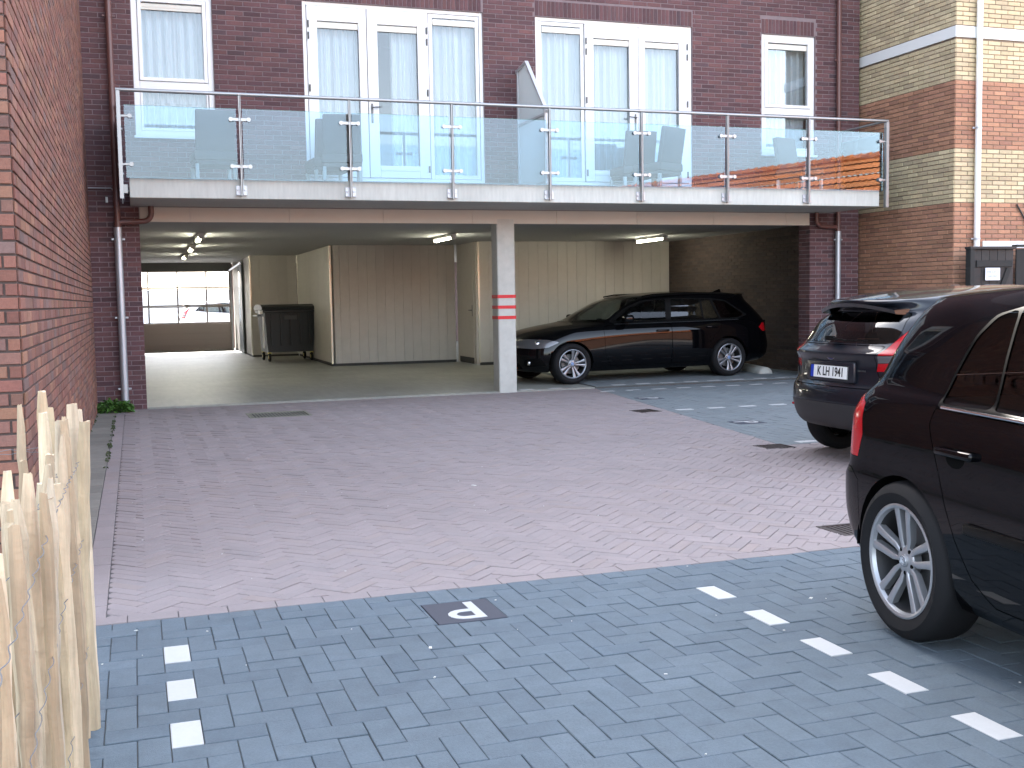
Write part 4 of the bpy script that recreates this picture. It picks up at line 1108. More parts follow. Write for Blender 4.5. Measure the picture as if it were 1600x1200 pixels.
def in_sgn(q): return True
def recut(h, co, fc, jobs, rest_name, rest_mat, mode='sides'):
    """cut panes out of a piece already taken from the hull"""
    bm0 = h.bm; bm = bmesh.new(); vs = [bm.verts.new(c) for c in co]
    for f in fc:
        try: bm.faces.new([vs[i] for i in f])
        except ValueError: pass
    bm.normal_update(); h.bm = bm
    for j in jobs: h.take(*j[:4], **j[4])
    h.rest(rest_name, rest_mat); p = h.pieces.pop(); h.pieces.append(p[:7]+(mode,)); bm.free(); h.bm = bm0
def black_hatch(root):
    R = [
     (.5,.1,2,3.9,.1,2,0,0,0,[(0,.23)]),
     (.25,.3,2.5,4.0,.3,2.5,.74,.03,.05,[(0,.26),(1.0,.19),(3.2,.19),(4.2,.22)]),
     (.10,.35,2.6,4.10,.4,2.6,.81,.04,.06,[(0,.29),(1.0,.21),(3.2,.21),(4.2,.24)]),
     (.03,.38,2.6,4.17,.45,2.5,.862,.05,.07,[(0,.36),(1.0,.31),(3.2,.31),(4.2,.34)]),
     (.0,.38,2.6,4.2,.5,2.4,.880,.05,.08,[(0,.50)]),
     (.01,.37,2.6,4.18,.55,2.3,.883,.05,.09,[(0,.61),(4.2,.60)]),
     (.055,.34,2.6,4.16,.58,2.3,.880,.05,.10,[(0,.655),(4.2,.64)]),
     (.075,.33,2.6,4.08,.6,2.3,.876,.06,.11,[(0,.87),(1.5,.84),(3.3,.80),(4.1,.71)]),
     (.11,.32,2.6,3.85,.6,2.3,.858,.07,.13,[(0,.95),(1.5,.915),(3.2,.88),(3.9,.81)]),
     (.14,.31,2.5,3.45,.5,2.3,.835,.075,.15,[(0,.99),(1.5,.96),(2.8,.925),(3.5,.925)]),
     (.165,.30,2.5,3.2,.45,2.2,.81,.08,.12,[(0,1.02),(1.5,.99),(2.8,.955),(3.2,.975)]),
     (.26,.30,2.6,2.88,.42,2.3,.755,.10,.08,[(0,1.19),(3,1.17)]),
     (.34,.30,2.7,2.60,.4,2.4,.692,.125,.05,[(0,1.30),(1.6,1.35),(2.6,1.31)]),
     (.37,.28,2.8,2.44,.38,2.5,.645,.12,.05,[(.35,1.342),(1.7,1.41),(2.4,1.365)]),
     (.36,.24,2.8,2.38,.35,2.5,.58,.10,.05,[(.35,1.368),(1.7,1.435),(2.35,1.388)]),
     (.36,.2,2.6,2.33,.3,2.5,.30,.05,.05,[(.35,1.388),(1.7,1.455),(2.3,1.405)]),
     (.36,.1,2.6,2.3,.2,2.5,0,0,0,[(.35,1.39),(1.7,1.46),(2.3,1.408)])]
    h = Hull(R)
    SD = lambda f: f.normal.y > .2
    RB = lambda f: f.normal.x < -.25
    # wheel arches
    for cx in (.745, 3.323):
        h.take('arch_gap', circle(cx, .315, .352, 36), 'y', DARK, lambda f: f.normal.y > -.3 and f.calc_center_median().y > .45)
        h.pieces.pop()
    # side glass: surround then panes
    rear_out = rounded([(.925,.962),(.962,1.09),(1.03,1.232),(1.12,1.315),(1.30,1.352),(2.02,1.368),(2.40,1.30),(3.02,.93),(2.6,.937)], .03, 2)
    pillar = [(1.885,.93),(1.955,.93),(1.905,1.40),(1.835,1.40)]
    sur = h.take('window_surround', rear_out, 'y', SATIN, SD, both='sides')
    co, fc = h.pieces.pop()[1:3]
    q1 = rounded([(.952,.985),(.99,1.09),(1.055,1.222),(1.14,1.297),(1.238,1.325),(1.245,.985)], .02, 2)
    q2 = rounded([(1.278,.985),(1.272,1.330),(1.835,1.348),(1.875,.965)], .015, 2)
    q3 = rounded([(1.965,.965),(1.925,1.348),(2.05,1.342),(2.38,1.27),(2.92,.955)], .015, 2)
    recut(h, co, fc, [('side_window', grow(q, .010 if q is not q3 else -.002) if in_sgn(q) else q, 'y', CARGLASS, dict(both='sides', off=-.004)) for q in (q1, q2, q3)], 'window_surround', SEAL)
    # doors
    dr = [(.935,.955),(.930,.90),(.985,.78),(1.046,.642),(1.125,.487),(1.22,.36),(1.34,.285),(1.92,.285),(1.92,.935)]
    d1 = h.take('rear_door', dr, 'y', PAINT, SD, gap=.005, both='sides')
    df = [(1.932,.285),(2.86,.285),(2.98,.45),(3.00,.92),(1.932,.935)]
    d2 = h.take('front_door', df, 'y', PAINT, SD, gap=.005, both='sides')
    # rear lamp (wraps the corner), tailgate glass
    h.take('tail_light', [(-.01,.70),(.385,.70),(.42,.80),(.40,.93),(.30,.985),(-.01,.975)], 'y', REDLAMP, lambda f: f.calc_center_median().y > .52 and f.calc_center_median().x < .55, gap=.003, both='sides')
    h.take('rear_window', rounded([(-.62,1.02),(.60,1.02),(.54,1.30),(-.54,1.30)], .06, 3), 'x', PRIVACY, RB, gap=.004)
    h.take('windscreen', rounded([(-.68,.97),(.68,.97),(.60,1.37),(-.60,1.37)], .05, 3), 'x', CARGLASS, lambda f: f.normal.x > .3 and f.calc_center_median().z > .9 and f.calc_center_median().x > 2.2, gap=.004)
    # bumper seam
    h.take('rear_bumper', [(-.01,.25),(.40,.25),(.40,.60),(.33,.645),(-.01,.645)], 'y', PAINT, lambda f: f.calc_center_median().x < .5, gap=.003)
    h.take('headlight', [(3.95,.62),(4.2,.62),(4.15,.74),(3.75,.80)], 'y', CLEARLAMP, lambda f: f.calc_center_median().y > .35, both='sides', gap=.003)
    h.rest('body', PAINT)
    objs = h.build(root)
    under(root, .745, 3.323, 4.2, .80, .315, 1.0, 2.9)
    for s_ in (-1, 1):
        for cx in (.745, 3.323): make_wheel(root, cx, s_*.765, .322, .228, .205, 'double', s_, rot=0 if cx < 1 else .3)
    # door handles on the right and left
    for s_ in (-1, 1):
        for (hx, hz, dd) in ((1.13,.805,objs[d1]), (2.12,.80,objs[d2])):
            handle(h, hx, hz, s_, dd[0 if s_ > 0 else 1], PAINT)
        st = MB(); st.cbox(1.20, 2.9, min(s_*.868, s_*.897), max(s_*.868, s_*.897), .525, .565, .010, seg=2); st.build('rub_strip', SEAL, root)
        bl = MB(); bl.tube([(.985, s_*.838, .965), (1.5, s_*.848, .957), (2.2, s_*.835, .945), (2.95, s_*.80, .932)], .0065, 8); bl.build('window_trim', CHROME, root)
        ms = MB(); M = Matrix.Translation((2.82, s_*.95, .99)); ms.cbox(-.06, .07, -.09, .09, -.07, .07, .04, M, seg=4); ms.build('wing_mirror', PAINT, root)
    plate(root, None, Matrix.Translation((.06, 0, .80)) @ Matrix(((0,0,-1,0),(-1,0,0,0),(0,1,0,0),(0,0,0,1))))
    for x, y in ((1.35,.36),(1.35,-.36)): seat(root, x-.05, y, .34, .55)
    for x, y in ((2.15,.38),(2.15,-.38)): seat(root, x, y, .30, .58)
    steer_wheel(root, 2.75, .37, .84)
    return root
def under(root, xr, xf, L, w, R, c0, c1):
    """floor pan, wheel wells and dashboard"""
    m = MB(); m.box(.4, L-.4, -.50, .50, .24, .36)
    m.box(xr+.36, xf-.36, -w+.03, w-.03, .22, .33)
    m.box(c1+.0, c1+.12, -w+.12, w-.12, .4, .90)
    m.box(.22, xr+.2, -w+.12, w-.12, .60, .92); m.box(.3, .45, -.5, .5, .3, .6)
    m.build('floor_pan', DARK, root)
    for s_ in (-1, 1):
        for cx in (xr, xf):
            M = Matrix.Translation((cx, 0, R)) @ Matrix.Rotation(math.radians(90), 4, 'X')
            q = MB().lathe([(.36, -s_*.50), (.365, -s_*(w+.045)), ], M, 36, 0, 180)
            q.lathe([(0, -s_*.5), (.36, -s_*.5)], M, 36, 0, 180)
            q.build('wheel_well', DARK, root)
    d = MB(); d.cbox(c1-.35, c1+.25, -w+.14, w-.14, .78, .93, .04, seg=2); d.build('dashboard', CABIN, root)

def grey_hatch(root):
    R = [
     (.5,.1,2,3.6,.1,2,0,0,0,[(0,.26)]),
     (.24,.3,2.5,3.75,.3,2.5,.70,.03,.05,[(0,.30),(1.0,.20),(3.0,.20),(3.9,.24)]),
     (.10,.36,2.5,3.84,.4,2.6,.78,.05,.06,[(0,.32),(1.0,.22),(3.0,.22),(3.9,.26)]),
     (.04,.40,2.5,3.91,.45,2.5,.838,.06,.07,[(0,.38),(1.0,.33),(3.0,.33),(3.9,.35)]),
     (.00,.40,2.4,3.94,.5,2.4,.858,.06,.08,[(0,.53),(4.2,.50)]),
     (.02,.38,2.4,3.93,.55,2.3,.860,.065,.09,[(0,.64),(4.2,.60)]),
     (.07,.35,2.4,3.90,.58,2.3,.860,.07,.10,[(0,.70),(4.2,.66)]),
     (.075,.34,2.4,3.80,.6,2.3,.856,.075,.11,[(0,.86),(1.5,.84),(3.1,.80),(3.9,.73)]),
     (.05,.34,2.5,3.62,.6,2.3,.845,.08,.13,[(0,.93),(1.5,.93),(3.0,.88),(3.6,.83)]),
     (.10,.34,2.4,3.30,.5,2.3,.825,.09,.15,[(0,.98),(1.5,1.0),(2.6,.94),(3.3,.92)]),
     (.13,.33,2.4,3.05,.45,2.2,.805,.10,.12,[(0,1.02),(1.5,1.04),(2.6,.965),(3.05,.975)]),
     (.24,.32,2.5,2.72,.42,2.3,.75,.13,.08,[(0,1.19),(3,1.17)]),
     (.36,.32,2.5,2.45,.4,2.4,.70,.16,.05,[(0,1.255),(1.0,1.31),(1.6,1.34),(2.6,1.30)]),
     (.32,.34,2.4,2.28,.38,2.5,.650,.14,.05,[(.3,1.300),(1.0,1.40),(1.6,1.43),(2.3,1.37)]),
     (.24,.34,2.4,2.22,.35,2.5,.57,.12,.05,[(.2,1.330),(1.0,1.428),(1.6,1.458),(2.2,1.395)]),
     (.24,.2,2.6,2.17,.3,2.5,.30,.05,.05,[(.2,1.360),(1.0,1.452),(1.6,1.478),(2.2,1.415)]),
     (.24,.1,2.6,2.15,.2,2.5,0,0,0,[(.2,1.365),(1.0,1.456),(1.6,1.482),(2.15,1.418)])]
    h = Hull(R); SD = lambda f: f.normal.y > .2
    for cx in (.68, 3.13):
        h.take('arch_gap', circle(cx, .305, .342, 32), 'y', DARK, lambda f: f.normal.y > -.3 and f.calc_center_median().y > .42)
        h.pieces.pop()
    out = rounded([(.62,1.08),(.84,1.265),(1.0,1.325),(1.7,1.372),(2.2,1.31),(2.93,.93),(2.3,.955),(1.3,1.02)], .03, 2)
    h.take('window_surround', out, 'y', SEAL, SD, both='sides'); co, fc = h.pieces.pop()[1:3]
    qs = [rounded(q, .02, 2) for q in ([(.70,1.09),(.88,1.25),(1.02,1.30),(1.02,1.06)], [(1.06,1.055),(1.07,1.325),(1.56,1.345),(1.62,1.02)], [(1.70,1.01),(1.64,1.345),(1.80,1.345),(2.17,1.28),(2.82,.955)])]
    recut(h, co, fc, [('side_window', q, 'y', CARGLASS, dict(both='sides', off=-.004)) for q in qs], 'window_surround', SEAL)
    d1 = h.take('rear_door', [(.92,1.0),(.93,.80),(1.06,.58),(1.14,.34),(1.66,.28),(1.66,.975)], 'y', PAINT2, SD, gap=.005, both='sides')
    d2 = h.take('front_door', [(1.672,.28),(2.60,.28),(2.72,.5),(2.74,.90),(1.672,.97)], 'y', PAINT2, SD, gap=.005, both='sides')
    # tail light climbing the pillar, split into red upper, clear band and red foot
    SP = [(-.1,.78),(.27,.80),(.31,.92),(.38,1.08),(.50,1.22),(.50,1.28),(-.1,1.28)]
    lk0 = lambda f: f.calc_center_median().x < .6 and f.calc_center_median().y > .42
    h.cut(SP, 'y', lk0); lk = lambda f: lk0(f) and in_poly(f.calc_center_median(), SP, (0, 2))
    h.take('tail_light', [(.553,.930),(.80,.940),(.90,.945),(.90,1.06),(.775,1.235),(.705,1.245),(.66,1.16),(.60,1.04)], 'x', REDLAMP, lk, gap=.003, both='sides', label='tall red lens climbing the rear pillar')
    h.take('reversing_light', [(.535,.868),(.80,.88),(.90,.885),(.90,.940),(.80,.935),(.551,.925)], 'x', CLEARLAMP, lk, both='sides')
    h.take('fog_light', [(.525,.80),(.80,.81),(.90,.82),(.90,.88),(.80,.875),(.534,.863)], 'x', REDLAMP, lk, both='sides')
    RB = lambda f: f.normal.x < -.2
    h.take('rear_window', rounded([(-.60,1.02),(.60,1.02),(.60,1.14),(.55,1.262),(-.55,1.262),(-.60,1.14)], .05, 3), 'x', PRIVACY, lambda f: f.normal.x < -.25 and f.calc_center_median().x < .8, gap=.004)
    h.take('windscreen', rounded([(-.66,.97),(.66,.97),(.59,1.36),(-.59,1.36)], .05, 3), 'x', CARGLASS, lambda f: f.normal.x > .3 and f.calc_center_median().z > .9 and f.calc_center_median().x > 1.9, gap=.004)
    # black bumper lower half and coloured upper part, tailgate panel
    h.take('tailgate', rounded([(-.60,.66),(.60,.66),(.52,.80),(.515,.93),(.56,1.0),(-.56,1.0),(-.515,.93),(-.52,.80),(-.60,.66)][:-1], .05, 2), 'x', PAINT2, lambda f: f.normal.x < -.3 and f.calc_center_median().x < .5, gap=.006)
    h.take('bumper_moulding', [(-.01,.25),(.36,.25),(.36,.34),(.30,.50),(-.01,.52)], 'y', mat('bumper_plastic', (.02,.02,.022), .5), lambda f: f.calc_center_median().x < .45, gap=.003)
    h.take('headlight', [(3.3,.78),(3.85,.66),(3.9,.74),(3.5,.86)], 'y', CLEARLAMP, lambda f: f.calc_center_median().y > .35, both='sides', gap=.003)
    h.rest('body', PAINT2); objs = h.build(root)
    under(root, .68, 3.13, 3.94, .78, .305, .9, 2.6)
    for s_ in (-1, 1):
        for cx in (.68, 3.13): make_wheel(root, cx, s_*.755, .305, .205, .19, 'plain', s_)
        for (hx, hz, dd) in ((1.05,.86,objs[d1]), (1.85,.85,objs[d2])):
            handle(h, hx, hz, s_, dd[0 if s_ > 0 else 1], PAINT2, .10, False)
        ms = MB(); ms.cbox(2.56, 2.68, min(s_*.86, s_*1.02), max(s_*.86, s_*1.02), .94, 1.07, .04, seg=3); ms.build('wing_mirror', PAINT2, root)
        xr_ = h.bvh.ray_cast(Vector((-1, s_*.63, .455)), Vector((1, 0, 0)))[0].x; rf = MB(); rf.cbox(xr_-.004, xr_+.02, min(s_*.60, s_*.66), max(s_*.60, s_*.66), .445, .465, .004); rf.build('reflector', REDLAMP, root)
    # spoiler lip over the window
    sp = MB(); pts = []
    for k in range(13):
        t = -1+2*k/12; y = .50*t; pts.append((y, .215+.10*t*t))
    for (y0, xa), (y1, xb) in zip(pts[:-1], pts[1:]):
        z0, z1 = 1.345-.060*(y0/.50)**2, 1.345-.060*(y1/.50)**2
        sp.add([(xa, y0, z0), (xb, y1, z1), (xb+.20, y1, z1+.012), (xa+.20, y0, z0+.012), (xa+.01, y0, z0-.03), (xb+.01, y1, z1-.03), (xb+.22, y1, z1-.05), (xa+.22, y0, z0-.05)], [(0,1,2,3), (4,7,6,5), (0,4,5,1), (0,3,7,4), (1,5,6,2)], True)
    sp.build('spoiler', mat('gloss_black_trim', (.006,.006,.007), .15, coat=1), root)
    # wiper, badge, plate recess, lettering strip, exhaust
    wp = MB(); wp.cbox(.075, .105, -.02, .10, 1.035, 1.075, .01, seg=2); wp.tube([(.085, .04, 1.055), (.075, -.20, 1.04), (.095, -.46, 1.045)], [.012, .009, .005], 6); wp.build('rear_wiper', SEAL, root)
    Mr = Matrix.Translation((.068, 0, .905)) @ Matrix(((0,0,-1,0),(-1,0,0,0),(0,1,0,0),(0,0,0,1)))
    bd = MB(); bd.prism([(.055*math.cos(a*math.pi/12), .023*math.sin(a*math.pi/12)) for a in range(24)], -.03, 0, Mr); bd.build('badge', mat('blue_badge2', (.01,.03,.16), .15, coat=1), root)
    br = MB()
    for a in range(24):
        c, s2, c2, s3 = math.cos(a*math.pi/12), math.sin(a*math.pi/12), math.cos((a+1)*math.pi/12), math.sin((a+1)*math.pi/12)
        br.prism([(.055*c, .023*s2), (.055*c2, .023*s3), (.062*c2, .029*s3), (.062*c, .029*s2)], -.03, .002, Mr)
    br.build('badge_ring', CHROME, root)
    rc = MB(); rc.cbox(.055, .09, -.33, .33, .695, .865, .015, seg=2); rc.build('plate_recess', mat('recess_paint', (.01,.012,.018), .3), root)
    plate(root, 'K LH 1941', Matrix.Translation((.048, 0, .775)) @ Matrix(((0,0,-1,0),(-1,0,0,0),(0,1,0,0),(0,0,0,1))) @ Matrix.Rotation(math.radians(-4), 4, 'X'))
    lt = MB()
    for k in range(6): lt.box(.066, .07, -.47+.018*k, -.459+.018*k, .795, .808)
    lt.build('model_lettering', SATIN, root)
    ex = MB(); ex.tube([(.10, -.42, .27), (.35, -.42, .27)], .028, 12); ex.build('exhaust_pipe', CHROME, root)
    for x, y in ((1.1,.34),(1.1,-.34)): seat(root, x, y, .34, .55)
    for x, y in ((1.95,.36),(1.95,-.36)): seat(root, x, y, .30, .58)
    return root
def estate(root):
    R = [
     (.5,.1,2,4.3,.1,2,0,0,0,[(0,.24)]),
     (.26,.3,2.5,4.42,.3,2.5,.74,.03,.05,[(0,.27),(1.3,.19),(3.6,.18),(4.6,.20)]),
     (.12,.38,2.4,4.50,.45,2.4,.82,.05,.07,[(0,.30),(1.3,.21),(3.6,.20),(4.6,.22)]),
     (.04,.42,2.4,4.58,.5,2.3,.880,.07,.09,[(0,.37),(1.3,.32),(3.6,.32),(4.6,.33)]),
     (.0,.45,2.3,4.62,.55,2.2,.905,.08,.10,[(0,.52),(4.6,.48)]),
     (.02,.45,2.3,4.61,.58,2.2,.906,.085,.11,[(0,.64),(4.6,.59)]),
     (.04,.44,2.3,4.58,.6,2.2,.906,.09,.12,[(0,.76),(1.5,.73),(3.8,.69),(4.6,.65)]),
     (.05,.43,2.3,4.52,.62,2.2,.902,.093,.13,[(0,.83),(1.5,.795),(3.8,.755),(4.5,.71)]),
     (.08,.40,2.3,4.32,.64,2.2,.868,.10,.14,[(0,.93),(1.5,.895),(3.6,.87),(4.3,.80)]),
     (.10,.38,2.3,3.95,.6,2.2,.842,.105,.15,[(0,.97),(1.5,.935),(3.0,.915),(3.9,.895)]),
     (.12,.36,2.3,3.55,.5,2.1,.815,.11,.13,[(0,1.0),(1.5,.965),(3.0,.95),(3.55,.965)]),
     (.25,.36,2.4,3.18,.45,2.2,.755,.14,.09,[(0,1.15),(3.2,1.13)]),
     (.38,.36,2.5,2.86,.42,2.3,.70,.16,.05,[(0,1.28),(1.6,1.31),(2.9,1.27)]),
     (.40,.36,2.6,2.66,.38,2.4,.650,.15,.05,[(.3,1.345),(1.6,1.375),(2.7,1.33)]),
     (.36,.34,2.6,2.58,.35,2.5,.58,.12,.05,[(.3,1.362),(1.7,1.405),(2.6,1.35)]),
     (.37,.2,2.6,2.52,.3,2.5,.30,.05,.05,[(.3,1.375),(1.7,1.425),(2.5,1.365)]),
     (.37,.1,2.6,2.5,.2,2.5,0,0,0,[(.3,1.378),(1.7,1.429),(2.5,1.368)])]
    h = Hull(R); SD = lambda f: f.normal.y > .2
    AR = lambda f: f.normal.y > -.3 and f.calc_center_median().y > .45
    for cx in (1.035, 3.845):
        h.take('arch_gap', circle(cx, .32, .358, 34), 'y', DARK, AR); h.pieces.pop()
    out = rounded([(.60,1.02),(.99,1.272),(1.25,1.305),(2.0,1.322),(2.55,1.285),(2.80,1.19),(3.15,.965),(3.10,.932),(1.6,.945),(.80,.962)], .04, 2)
    h.take('window_surround', out, 'y', SEAL, SD, both='sides'); co, fc = h.pieces.pop()[1:3]
    qs = [rounded(q, .03, 2) for q in ([(.68,1.03),(1.00,1.245),(1.25,1.278),(1.135,.975),(.82,.98)],)] + \
         [rounded(q, .015, 2) for q in ([(1.175,.973),(1.30,1.281),(1.46,1.288),(1.46,.968)], [(1.49,.967),(1.49,1.289),(2.02,1.296),(2.07,.965)], [(2.17,.965),(2.12,1.296),(2.50,1.268),(2.78,1.165),(3.06,.962)])]
    recut(h, co, fc, [('side_window', q, 'y', PRIVACY if i < 3 else CARGLASS, dict(both='sides', off=-.004)) for i, q in enumerate(qs)], 'window_surround', SEAL)
    d1 = h.take('rear_door', [(1.18,.935),(1.18,.82),(1.36,.66),(1.44,.45),(1.50,.28),(2.105,.27),(2.105,.922)], 'y', PAINT, SD, gap=.005, both='sides')
    d2 = h.take('front_door', [(2.117,.27),(3.18,.27),(3.28,.45),(3.30,.88),(3.10,.910),(2.117,.922)], 'y', PAINT, SD, gap=.005, both='sides')
    h.take('headlight', rounded([(4.04,.665),(4.20,.705),(4.42,.715),(4.62,.69),(4.62,.585),(4.40,.565),(4.22,.585)], .03, 2), 'y', CLEARLAMP, lambda f: f.calc_center_median().y > .36 and f.normal.z < .85, both='sides')
    h.take('tail_light', [(-.01,.74),(.36,.74),(.44,.81),(.36,.88),(-.01,.90)], 'y', REDLAMP, lambda f: f.calc_center_median().y > .50 and f.calc_center_median().x < .5, gap=.003, both='sides')
    h.take('rear_window', rounded([(-.60,1.02),(.60,1.02),(.54,1.31),(-.54,1.31)], .06, 3), 'x', PRIVACY, lambda f: f.normal.x < -.25 and f.calc_center_median().x < .8, gap=.004)
    h.take('windscreen', rounded([(-.68,.965),(.68,.965),(.59,1.325),(-.59,1.325)], .05, 3), 'x', CARGLASS, lambda f: f.normal.x > .2 and f.calc_center_median().z > .9 and f.calc_center_median().x > 2.4, gap=.004)
    for sg in (1,):
        h.take('grille', rounded([(.03,.50),(.27,.52),(.29,.66),(.03,.675)], .03, 2), 'x', mat('grille_black', (.01,.01,.01), .4), lambda f: f.normal.x > .3 and f.calc_center_median().x > 4.2, gap=.004, both='sides')
    h.take('air_intake', rounded([(-.45,.24),(.45,.24),(.40,.40),(-.40,.40)], .03, 2), 'x', DARK, lambda f: f.normal.x > .3 and f.calc_center_median().x > 4.2)
    h.take('fog_lamp_recess', rounded([(.52,.28),(.80,.30),(.76,.42),(.55,.40)], .03, 2), 'x', DARK, lambda f: f.normal.x > .1 and f.calc_center_median().x > 4.0, both='sides')
    h.take('bonnet', [(-.62,3.62),(.62,3.62),(.60,4.05),(.46,4.42),(.20,4.50),(-.20,4.50),(-.46,4.42),(-.60,4.05)][:0] or [(3.60,-.66),(3.60,.66),(4.05,.62),(4.40,.46),(4.50,.2),(4.50,-.2),(4.40,-.46),(4.05,-.62)], 'z', PAINT, lambda f: f.normal.z > .3 and f.calc_center_median().z > .6, gap=.004)
    h.rest('body', PAINT); objs = h.build(root)
    under(root, 1.035, 3.845, 4.62, .83, .32, 1.4, 3.1)
    for s_ in (-1, 1):
        for cx in (1.035, 3.845): make_wheel(root, cx, s_*.785, .32, .225, .22, 'star', s_, rot=.35 if cx > 2 else .1)
        for (hx, hz, dd) in ((1.36,.835,objs[d1]), (2.28,.80,objs[d2])):
            handle(h, hx, hz, s_, dd[0 if s_ > 0 else 1], PAINT, .11, False)
        ms = MB(); ms.cbox(2.86, 3.02, min(s_*.87, s_*1.05), max(s_*.87, s_*1.05), .945, 1.065, .045, seg=4); ms.cbox(2.90, 2.97, min(s_*.80, s_*.92), max(s_*.80, s_*.92), .93, .965, .01); ms.build('wing_mirror', PAINT, root)
        fl = MB().lathe([(0, .0), (.035, .0), (.04, -.02)], Matrix.Translation((4.46, s_*.60, .345)) @ Matrix.Rotation(math.radians(90), 4, 'Y') , 16); fl.build('fog_lamp', CHROME, root)
        hl = MB()
        for q in (.50, .66): hl.lathe([(0, .03), (.03, .028), (.05, .0), (.056, -.03)], Matrix.Translation((4.445-(q-.4)*.42, s_*q, .642)) @ Matrix.Rotation(math.radians(90), 4, 'Y'), 20)
        hl.build('lamp_projector', CHROME, root)
        tb = MB(); tb.tube([(.85, s_*.862, .948), (1.6, s_*.868, .935), (2.4, s_*.862, .928), (3.1, s_*.835, .922)], .006, 6); tb.build('window_trim', SATIN, root)
        rr = MB(); rr.tube([(.75, s_*.60, 1.36), (.95, s_*.635, 1.385), (1.7, s_*.66, 1.402), (2.3, s_*.655, 1.385), (2.5, s_*.64, 1.355)], .012, 8); rr.build('roof_rail', SEAL, root)
    fin = MB(); fin.prism([(.62,0),(.80,0),(.655,.055),(.63,.05)], -.015, .015, Matrix.Translation((0, 0, 1.405)) @ Matrix.Rotation(math.radians(90), 4, 'X')); fin.build('aerial_fin', PAINT, root)
    for x, y in ((1.75,.38),(1.75,-.38)): seat(root, x, y, .32, .56)
    for x, y in ((2.45,.38),(2.45,-.38)): seat(root, x, y, .28, .58)
    steer_wheel(root, 3.05, .38, .84)
    return root

# ------------------------------------------------------------------ cars
def wpos(root, x, y, z, fx, fy, s, sz=None):
    root.rotation_euler = (0, 0, math.atan2(fy, fx)); root.scale = (s, s, sz or s); root.location = (x, y, z)
be = R_(6.0); u = (-math.sin(be), -math.cos(be)); nr_ = (-math.cos(be), math.sin(be))
S1 = .93
g = empty('parked_car', 'black hatchback in the right foreground showing its rear wheel and tail light', 'car')
black_hatch(g); ax = (2.725-nr_[0]*.865*S1, 3.48-nr_[1]*.865*S1)
wpos(g, ax[0]-u[0]*.745*S1, ax[1]-u[1]*.745*S1, 0, *u, S1, S1*1.02)
f = empty('parked_car', 'dark grey hatchback seen from behind with plate K LH 1941', 'car')
grey_hatch(f); S2 = .93; uf = (math.cos(R_(FA)), math.sin(R_(FA))) if 'FA' in globals() else (1, 0)
wpos(f, 5.06, 7.38, 0, *uf, S2)
e = empty('parked_car', 'black estate car parked side on inside the open garage', 'car')
estate(e); ub = Vector((6.25-9.02, 15.52-15.74)).normalized(); nb_ = Vector((ub.y, -ub.x)); nb_ = nb_ if nb_.y < 0 else -nb_
rc_ = Vector((9.02, 15.74))-nb_*.88-ub*1.035
wpos(e, rc_.x, rc_.y, .025, *ub, 1.0, .965)
for c in (g, f, e): c['group'] = 'cars parked in the courtyard'
# ------------------------------------------------------------------ balcony chairs
M_WICK = mat('grey_wicker', (.16,.145,.13), .8, noise=.15, nscale=60)
M_LEGW = mat('pale_leg', (.62,.60,.55), .5)
def woven(name, w, h, t, parent, M):
    """a rounded slab with raised weave strips"""
    b = MB(); b.cbox(-w/2, w/2, -t/2, t/2, 0, h, .02, M, seg=2); o = b.build(name, M_WICK, parent)
    s = MB(); n = int(w/.022); k2 = int(h/.022)
    for i in range(n):
        for j in range(k2):
            x = -w/2+.011+i*.022; z = .011+j*.022; d = .004 if (i+j) % 2 else .001
            for sg in (-1, 1): y = sg*(t/2+d); s.add([M @ Vector(p) for p in ((x-.0095, y, z-.0095), (x+.0095, y, z-.0095), (x+.0095, y, z+.0095), (x-.0095, y, z+.0095))], [[0, 1, 2, 3] if sg < 0 else [3, 2, 1, 0]])
    q = s.build('weave', M_WICK, o); q['kind'] = 'stuff'
def chair(label, x, y, rz, first=[None]):
    if first[0] is None:
        o = empty('wicker_chair', label, 'chair', (x, y, 2.817), rz, 'wicker chairs on the balcony')
        woven('backrest', .46, .53, .07, o, Matrix.Translation((0, .20, .30)) @ Matrix.Rotation(R_(-10), 4, 'X'))
        woven('seat', .50, .50, .11, o, Matrix.Translation((0, .26, .29)) @ Matrix.Rotation(R_(90), 4, 'X'))
        ap = MB(); ap.cbox(-.24, .24, -.22, .24, .18, .234, .015, seg=2); ap.build('apron', M_WICK, o)
        for sx in (-.22, .22):
            for sy in (-.21, .22): l = MB(); l.cbox(sx-.022, sx+.022, sy-.022, sy+.022, 0, .19, .004); l.build('leg', M_LEGW, o)
        first[0] = o; return o
    def cp(s, p=None):
        q = s.copy(); C.objects.link(q)
        if p: q.parent = p
        for c in s.children: cp(c, q)
        return q
    o = cp(first[0]); o.location = (x, y, 2.817); o.rotation_euler = (0, 0, rz); o['label'] = label; return o
chair('wicker chair below the far left window, back to the glass balustrade', .98, 14.12, R_(184))
chair('wicker chair before the left french windows near the second baluster', 2.55, 14.10, R_(172))
chair('wicker chair just behind the one before the left french windows', 2.45, 14.52, R_(186))
chair('wicker chair turned sideways before the right french windows', 6.98, 14.15, R_(205))
chair('wicker chair behind the sideways one at the right french windows', 6.80, 14.58, R_(180))
chair('wicker chair below the far right window', 9.35, 14.25, R_(20))
